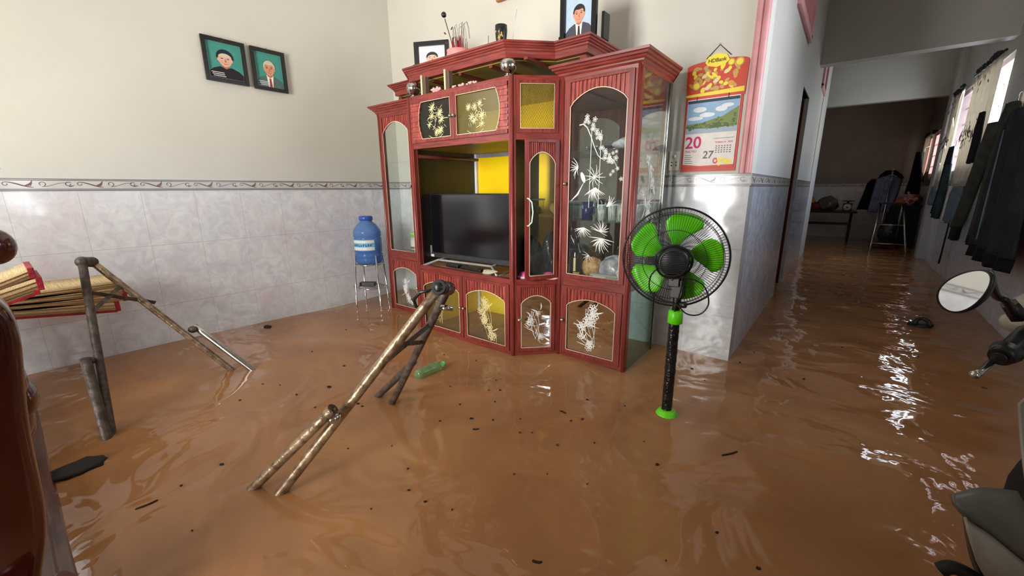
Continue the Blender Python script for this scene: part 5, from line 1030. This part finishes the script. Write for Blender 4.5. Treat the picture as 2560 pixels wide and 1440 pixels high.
def curtain(label, x, y0, y1, z0, z1, amp, nf, seed, gather=.0, motif=True):
    t = thing('curtain', label, 'curtain', (x, (y0 + y1) / 2, z0)); g = gather
    drape([(z1, y0, y1), (z1 - .25 * (z1 - z0), y0 + .02, y1), (z0 + .3 * (z1 - z0), y0 + g * .5, y1 - g * .5), (z0 + .05, y0 + g, y1 - g), (z0, y0 + g, y1 - g)], x, amp, nf, seed, .004, n=60).build('curtain_panel', cur, t)
    b = drape([(z0 + .03, y0 + g, y1 - g), (z0 - .12, y0 + g - .05, y1 - g + .05)], x, amp * 1.5, nf * 1.3, seed + 1, .012, n=60); b.build('lace_hem', M['lace'], t)
    if motif:
        mb = MB(); r = random.Random(seed); F = Fr((x - .022 - amp, y1, 0), (0, -1, 0)); W = y1 - y0
        for (cv, n_) in ((z0 + .45 * (z1 - z0), 60), (z1 - .12, 24)):
            for k in range(n_):
                u = W * (.15 + .7 * r.random()); v = cv + r.gauss(0, .045); leafy(mb, F, u, v, r.uniform(.04, .09), r.uniform(0, 6.3), wd=.35, w=0)
        for q in mb.v: pass
        mb.build('floral_motif', M['floral'], t)['kind'] = 'stuff'
    rb_ = MB(); rb_.tube([(x, y0 - .03, z1 + .02), (x, y1 + .03, z1 + .02)], .012, 8); rb_.build('curtain_rod', M['blackm'], t); kn = MB(); r = random.Random(seed)
    for k in range(7): kn.ball((x - .01, y0 + (y1 - y0) * (.1 + .13 * k), z1 + .03 + r.uniform(-.01, .02)), .03, sc=(.7, 1.6, .8), n=10, jit=.2)
    kn.build('gathered_heading', C_('headdark', 44, 42, 38, .9), t); return t
curtain('cream floral curtain at the near end of the hall window, hanging beside the dark jackets',   .925, 5.9, 6.98, 1.02, 2.15, .018, 5, 1, .06)
curtain('cream floral curtain at the far end of the hall window, thinner and further back', .925, 7.5, 8.12, 1.06, 2.12, .018, 4, 2, .05)
curtain('sheer curtain on the small window of the back room, left panel', .95, 9.95, 10.5, 1.2, 1.82, .014, 3, 3, .02, False)
curtain('sheer curtain on the small window of the back room, right panel', .95, 9.3, 9.62, 1.2, 1.8, .014, 3, 4, .02, False)
curtain('grey floral curtain at the right edge above the jackets', .94, 4.3, 5.05, 1.12, 1.95, .016, 4, 5, .02)
# garments
JD = fabric('charcoal_jacket_cloth', (70, 70, 64), (54, 54, 49)); JB = fabric('black_cloth', (24, 24, 27), (15, 15, 17)); JT = fabric('dark_teal_cloth', (50, 66, 68), (34, 48, 50)); JG = fabric('grey_blue_cloth', (104, 116, 126), (84, 94, 104)); JS = fabric('lavender_shirt_cloth', (150, 152, 176), (118, 120, 144)); JN = fabric('navy_cloth', (26, 30, 46), (16, 18, 30)); JM = fabric('slate_jacket_cloth', (50, 50, 52), (37, 37, 40)); JW = fabric('white_cloth', (206, 202, 196), (170, 166, 160))
def garment(name, label, cat, parts, hanger=None):
    (x, y, z) = parts[0][2], (parts[0][1][0][1] + parts[0][1][0][2]) / 2, parts[0][1][0][0]; t = thing(name, label, cat, (x, y, z))
    for k, (nm, rws, xx, amp, nf, sd, th, m) in enumerate(parts): drape(rws, xx, amp, nf, sd, th).build(nm, m, t)
    if hanger: MB().tube([(hanger[0], hanger[1], hanger[2]), (hanger[0], hanger[1], hanger[2] + .07), (RX, hanger[1], hanger[2] + .09)], .004, 6).build('hanger_hook', M['steel'], t)
    return t
garment('jacket', 'big charcoal jacket with black cuff hanging on the right wall, nearest the camera', 'jacket', [
    ('jacket_body', [(1.62, 4.95, 5.15), (1.5, 4.72, 5.3), (1.2, 4.68, 5.32), (.85, 4.66, 5.34), (.58, 4.62, 5.38)], .90, .02, 4, 3, .05, JD),
    ('sleeve', [(1.5, 5.15, 5.38), (1.1, 5.35, 5.6), (.8, 5.52, 5.76), (.62, 5.66, 5.88)], .87, .008, 1, 4, .08, JD),
    ('cuff', [(.63, 5.65, 5.89), (.5, 5.68, 5.92)], .87, .003, 1, 5, .07, JB), ('hem_band', [(.60, 4.62, 5.38), (.52, 4.63, 5.36)], .895, .016, 4, 6, .055, JB)], (.92, 5.05, 1.62))
garment('jacket', 'slate jacket with pale zip hanging in front of the charcoal jacket', 'jacket', [
    ('jacket_body', [(1.5, 4.3, 4.6), (1.38, 4.05, 4.8), (1.0, 3.9, 4.86), (.75, 3.85, 4.86), (.56, 3.8, 4.9)], .84, .02, 4, 7, .06, JM),
    ('lower_hem', [(.58, 3.8, 4.9), (.47, 3.82, 4.88)], .84, .02, 4, 8, .06, JB), ('zip', [(1.38, 4.535, 4.55), (.62, 4.51, 4.525)], .80, .004, 1, 9, .008, JG)], (.9, 4.6, 1.42))
garment('shirt', 'black garment hanging over the window grid right of the near curtain', 'shirt', [('shirt_body', [(1.68, 5.98, 6.12), (1.5, 5.9, 6.2), (1.22, 5.88, 6.2)], .90, .012, 3, 11, .03, JB)], (.92, 6.05, 1.68))
garment('trousers', 'dark teal trousers hanging below the far curtain of the hall window', 'trousers', [('waist', [(1.45, 7.05, 7.35), (1.25, 7.0, 7.45)], .89, .01, 2, 12, .03, JN), ('trouser_leg', [(1.25, 7.0, 7.25), (.95, 7.0, 7.3), (.62, 7.05, 7.4)], .89, .014, 2, 13, .04, JT), ('trouser_leg', [(1.25, 7.25, 7.45), (.95, 7.3, 7.5), (.66, 7.36, 7.62)], .90, .012, 2, 14, .04, JB)], (.92, 7.2, 1.45))
garment('shirt', 'grey-blue shirt hanging under the near curtain of the hall window', 'shirt', [('shirt_body', [(1.0, 6.1, 6.5), (.9, 6.02, 6.62), (.62, 6.05, 6.66)], .895, .014, 3, 15, .03, JG)], (.92, 6.3, 1.0))
garment('towel', 'white cloth strip hanging between the teal trousers and the grey-blue shirt', 'cloth', [('cloth_body', [(1.0, 6.7, 6.82), (.8, 6.68, 6.84), (.6, 6.66, 6.84)], .90, .01, 2, 16, .02, JW)])
garment('belt', 'long black strap hanging down the tiled hall wall', 'strap', [('strap_body', [(.7, 6.42, 6.6), (.62, 6.44, 6.56), (.55, 6.48, 6.53), (.3, 6.5, 6.55), (.16, 6.52, 6.56)], .915, .004, 1, 17, .014, JB)])
garment('cloth', 'pale lace cloth hanging at the far side of the hall window', 'cloth', [('cloth_body', [(1.0, 7.7, 8.05), (.9, 7.66, 8.1), (.76, 7.6, 8.12)], .90, .016, 4, 18, .02, JG)])
# ---------------------------------------------------------------- back room
t = thing('work_table', 'dark framed table with a tall back shelf against the far wall', 'table', (-.2, 10.4, -.4)); C_('tabledark', 26, 26, 28, .35)
MB().box((-1.2, 10.0, .52), (.2, 10.7, .555)).build('table_top', M['tabledark'], t, bevel=.004)
for (x, y) in ((.12, 10.05), (-1.12, 10.05), (.12, 10.65), (-1.12, 10.65)): MB().tube([(x - .0, y, .52), (x, y, -.4)], .018, 8).build('leg', M['tabledark'], t)
MB().box((-1.15, 10.03, .30), (.12, 10.07, .345)).build('stretcher', M['tabledark'], t)
MB().lathe((.03, 10.2, .556), [(0, 0), (.06, 0), (.06, .01), (.03, .03), (.03, .1), (0, .1)], 20)
t = thing('kitchen_scale', 'dial kitchen scale with white face on the right end of the far table', 'scale', (.04, 10.15, .556)); MB().box((-.03, 10.1, .556), (.11, 10.22, .70)).build('scale_body', C_('scalegrey', 70, 70, 72, .4), t, bevel=.01)
MB().lathe((.04, 10.1, .63), [(0, 0), (.06, 0), (.06, .01), (0, .012)], 28, ax=(0, -1, 0)).build('dial', M['white'], t); MB().box((.03, 10.085, .61), (.05, 10.088, .64)).build('needle', M['ink'], t)
MB().lathe((.04, 10.16, .70), [(.02, 0), (.02, .03), (.1, .04), (.1, .05), (0, .05)], 24).build('pan', M['scalegrey'], t)
lump('plastic_bag', 'bulging pale grey bag of goods in the middle of the far table', 'bag', mat('greybag', srgb(128, 116, 104), .35, col2=srgb(80, 70, 62), scale=12, bump=1, bscale=14), (-.26, 10.3, .68), .15, (1.1, .8, .9), 41)
lump('bundle', 'dark red bundle left of the grey bag on the far table', 'bundle', C_('dkred', 130, 30, 36, .6), (-.47, 10.3, .63), .11, (1.2, .8, .7), 42)
lump('bundle', 'orange yellow bundle at the left end of the far table', 'bundle', C_('orangecloth', 200, 130, 40, .6), (-.56, 10.35, .72), .09, (.9, .8, 1.0), 43)
# step ladder stool
t = thing('step_ladder', 'tall steel tube step ladder standing in the water before the coat stand', 'ladder', (.6, 8.9, -.4))
top = [(.44, 8.78, .735), (.70, 8.78, .735)]; f0 = [(.405, 8.62, 0), (.83, 8.62, 0)]
for k in (0, 1):
    a, c = V(top[k]), V(f0[k]); d = c - a; MB().tube([a, c + d * .55], .013, 8).build('leg', M['steel'], t)
    bk = V((c.x + (.02 if k == 0 else -.1), 9.35, 0)); MB().tube([a + V((0, .05, 0)), bk + (bk - a) * .5], .012, 8).build('leg', M['steel'], t)
MB().box((.42, 8.74, .735), (.74, 8.9, .76)).build('top_step', M['tabledark'], t, bevel=.006)
for z in (.42, .13, -.15):
    q = (.735 - z) / .735; MB().tube([(.44 + (.405 - .44) * q, 8.78 - .16 * q, z), (.70 + .13 * q, 8.78 - .16 * q, z)], .009, 8).build('rung', M['steel'], t)
lump('plastic_bag', 'black sack hanging under the step ladder', 'bag', M['blackbag'], (.60, 9.05, .27), .16, (.75, .7, 1.2), 44, .06)
t = thing('plastic_stool', 'dark red plastic stool half under water below the step ladder', 'stool', (.55, 9.2, -.4)); C_('stoolred', 110, 22, 26, .4)
MB().box((.42, 9.1, .02), (.74, 9.4, .05)).build('seat', M['stoolred'], t, bevel=.01)
for (x, y) in ((.45, 9.12), (.71, 9.12), (.45, 9.38), (.71, 9.38)): MB().tube([(x, y, .02), (x, y, -.4)], .02, 8).build('leg', M['stoolred'], t)
# coat stand and shirts
t = thing('coat_stand', 'chrome pole coat stand carrying shirts in the back room', 'coat stand', (.54, 9.6, -.4))
MB().tube([(.54, 9.6, -.4), (.55, 9.6, 1.26)], .013, 10).build('pole', M['chrome'], t); MB().ball((.55, 9.6, 1.27), .022).build('finial', M['chrome'], t); MB().tube([(.42, 9.6, 1.14), (.55, 9.6, 1.2), (.69, 9.6, 1.12)], .006, 6).build('hanger', M['chrome'], t); MB().lathe((.54, 9.6, -.4), [(0, 0), (.15, 0), (.15, .02), (0, .04)], 20).build('base', M['chrome'], t)
t = thing('shirt', 'lavender grey shirt hanging on the chrome coat stand', 'shirt', (.48, 9.64, 1.16)); drape([(1.17, .45, .62), (1.12, .36, .70), (.85, .34, .68), (.56, .32, .62)], 9.66, .02, 4, 51, .05, 'y').build('shirt_body', JS, t)
t = thing('shirt', 'black shirt hanging behind the lavender one, showing at its left', 'shirt', (.35, 9.75, 1.12)); drape([(1.13, .30, .5), (1.05, .25, .5), (.85, .22, .5), (.6, .17, .5)], 9.78, .02, 4, 52, .05, 'y').build('shirt_body', JB, t)
t = thing('jacket', 'black cap and jacket top slung over the head of the coat stand', 'jacket', (.54, 9.7, 1.2)); drape([(1.27, .47, .60), (1.2, .40, .68), (1.14, .38, .72)], 9.7, .015, 2, 53, .05, 'y').build('jacket_body', JB, t)
garment('jacket', 'black jacket draped across the small back room window', 'jacket', [('jacket_body', [(1.55, 9.68, 9.85), (1.35, 9.5, 9.95), (1.1, 9.2, 10.1), (.98, 9.15, 10.3), (.88, 9.2, 10.3)], .85, .025, 4, 54, .08, JB)], (.9, 9.76, 1.55))
t = thing('covered_table', 'small table under a dark green cloth by the back room wall', 'table', (.85, 9.9, -.4)); C_('greencloth', 38, 50, 38, .8)
MB().box((.62, 9.5, .66), (.99, 10.4, .69)).build('table_top', M['tabledark'], t); b = MB()
for (p, q) in (((.62, 9.5), (.98, 9.5)), ((.62, 9.5), (.62, 10.4))):
    rows = [[V((p[0] + (q[0] - p[0]) * j / 30 + (.012 * sin(j * 1.3) * (1 - z) if p[0] == q[0] else 0), p[1] + (q[1] - p[1]) * j / 30 + (.012 * sin(j * 1.3) * (1 - z) if p[1] == q[1] else 0), z)) for j in range(31)] for z in (.69, .3, -.1, -.38)]
    b.grid(rows)
b.build('table_cloth', M['greencloth'], t)
tp = thing('stuffed_toy', 'pink soft toy sitting on the covered table in the window light', 'soft toy', (.84, 9.55, .69)); C_('toypink', 250, 190, 186, .7)
MB().ball((.84, 9.58, .77), .062, sc=(1, .8, 1.1)).ball((.84, 9.56, .86), .045).ball((.80, 9.57, .90), .02).ball((.88, 9.57, .90), .02).ball((.78, 9.55, .80), .03).ball((.90, 9.55, .80), .03).build('toy_body', M['toypink'], tp); MB().ball((.84, 9.52, .76), .03, sc=(1, .6, 1)).build('belly_patch', C_('toyred', 180, 60, 60), tp)
lump('bundle', 'orange brown bundle left of the pink soft toy', 'bundle', C_('orangebundle', 210, 120, 60, .6), (.73, 9.6, .75), .06, (1, .8, 1.1), 61)
lump('bundle', 'brown red folded blanket right of the pink soft toy', 'bundle', C_('brownbundle', 120, 60, 54, .7), (.93, 9.7, .77), .085, (.8, 1, 1), 62)
# ---------------------------------------------------------------- parked scooter at the right edge
sc = thing('motor_scooter', 'grey step-through motor scooter parked in the water at the right edge', 'scooter', (.55, 1.2, -.4))
def P_(px, py, d): return V((0, 0, 1)) + rt * ((px - 1280) / 1027.02 * d) + up * (-(py - 720) / 1027.02 * d) + fw * d
# mirror
mc = V((.222, 1.245, .785)); mn = (V((.0, 0, 1.0)) - mc).normalized() * .55 + V((-.62, .12, .28)); mn = V((-.739, -.656, .15)).normalized()
Fm = Fr(mc, rt * .93 + up * .12 - fw * .0, W=mn); Fm.U = (rt - mn * rt.dot(mn)).normalized(); Fm.Z = mn.cross(Fm.U).normalized()
if Fm.Z.z < 0: Fm.Z = -Fm.Z
ra = math.radians(14)
def egg(a): 
    u = .052 * cos(a) * (1 + .06 * cos(a)); v = .036 * sin(a) * (1 - .16 * cos(a)); return (u * cos(ra) + v * sin(ra) * -1 * -1 * 0 - v * sin(-ra), u * sin(-ra) * 1 + v * cos(ra))
pts = [egg(2 * PI * i / 40) for i in range(40)]
b = MB(); rows = [[Fm.p(u * s, v * s, w_) for u, v in pts] for s, w_ in ((.2, -.026), (.75, -.022), (1.0, -.008), (1.06, .0), (1.04, .006), (.97, .006))]
b.grid(rows, closed=True); b.add(rows[0], [list(range(40))]); b.build('mirror_housing', M['black'], sc)
mg = MB(); mg.poly(Fm, [(u * .97, v * .97) for u, v in pts], .005); mg.build('mirror_glass', M['mirror'], sc)
e0 = Fm.p(.058, .0, -.008)
MB().tube(spl([Fm.p(.045, .0, -.012), P_(2490, 738, .90), P_(2515, 752, .90), P_(2535, 785, .91)], 6), [.011, .0105, .010, .0095, .009, .0085, .008, .008, .0075, .0075, .0075, .0075, .0075, .0075, .0075, .0075, .0075, .0075, .0075][:19], 12).build('mirror_stalk', M['black'], sc)
MB().tube([P_(2522, 758, .91), P_(2548, 792, .915)], [.015, .018], 6).build('mirror_boot', M['black'], sc)
# handlebar
MB().tube([P_(2512, 884, .90), P_(2600, 800, .95), P_(2700, 730, 1.0)], [.0185, .0175, .017], 16).build('grip', M['black'], sc)
MB().tube([P_(2500, 893, .892), P_(2516, 880, .90)], [.020, .027], 18).tube([P_(2496, 897, .89), P_(2501, 892, .893)], .013, 14).build('grip_end', M['black'], sc)
MB().tube([P_(2437, 938, .885), P_(2452, 930, .888), P_(2505, 880, .93), P_(2620, 800, .98)], [.0085, .0065, .0075, .008], 10).ball(P_(2437, 937, .885), .0095).build('brake_lever', M['chrome'], sc)
MB().ball(P_(2585, 812, .95), .05, sc=(1.1, 1, .6), n=20).ball(P_(2680, 790, 1.0), .09, sc=(1.2, 1, .7), n=20).build('handlebar_cover', M['bodylt'], sc)
# body panels: lofted shells running from the pointed front lip towards the rear
def shell(name, cols, m, thick=.006):
    rows = [spl([P_(*q) for q in c], 5) for c in cols]; return MB().grid(rows).build(name, m, sc, solid=thick)
shell('front_cowl', [[(2378, 1236, .80), (2440, 1219, .82), (2500, 1222, .84), (2540, 1228, .87)], [(2385, 1262, .79), (2450, 1262, .80), (2530, 1290, .82), (2600, 1330, .84)], [(2412, 1292, .785), (2475, 1320, .79), (2550, 1375, .80), (2640, 1430, .82)], [(2440, 1302, .80), (2490, 1345, .80), (2560, 1400, .81), (2640, 1450, .83)]], M['bodygrey'])
shell('lower_cowl', [[(2412, 1292, .80), (2490, 1340, .81), (2560, 1400, .82), (2640, 1460, .84)], [(2420, 1330, .79), (2485, 1370, .785), (2550, 1420, .80), (2620, 1500, .82)], [(2440, 1400, .80), (2480, 1440, .79), (2530, 1500, .80), (2600, 1560, .82)], [(2470, 1450, .84), (2500, 1490, .84), (2540, 1560, .85), (2600, 1640, .87)]], M['bodylt'])
shell('inner_shield', [[(2410, 1290, .83), (2425, 1380, .84), (2445, 1440, .86), (2480, 1520, .88)], [(2428, 1320, .81), (2440, 1385, .82), (2465, 1440, .83), (2500, 1520, .84)]], M['bodydk'])
shell('leg_shield', [[(2548, 1010, .95), (2552, 1080, .94), (2560, 1160, .92), (2570, 1230, .90)], [(2600, 960, .97), (2610, 1060, .96), (2620, 1160, .94), (2640, 1260, .92)], [(2700, 900, 1.0), (2720, 1040, 1.0), (2740, 1180, .98), (2760, 1300, .95)]], M['bodylt'])
MB().ball(P_(2680, 1270, .98), .13, sc=(.8, .9, 1.2), n=22).build('engine_cover', M['blackm'], sc)
MB().tube([P_(2620, 800, 1.0), (.62, 1.15, .35), (.66, 1.2, -.1)], [.05, .06, .06], 14).build('steering_column', M['bodydk'], sc)
MB().box((.5, .35, .25), (.78, .95, .36)).build('seat', M['blackm'], sc, bevel=.04)
for y in (1.55, .35):
    MB().tube([(.66, y + .22 * cos(a), -.17 + .22 * sin(a)) for a in [2 * PI * i / 28 for i in range(28)]], .035, 10, closed=True).build('wheel', M['blackm'], sc)
# lower dark strip seen at the bottom edge
MB().tube(spl([P_(2350, 1425, .86), P_(2380, 1418, .85), P_(2430, 1440, .84), P_(2480, 1480, .84)]), .013, 10).build('foot_peg', M['blackm'], sc)
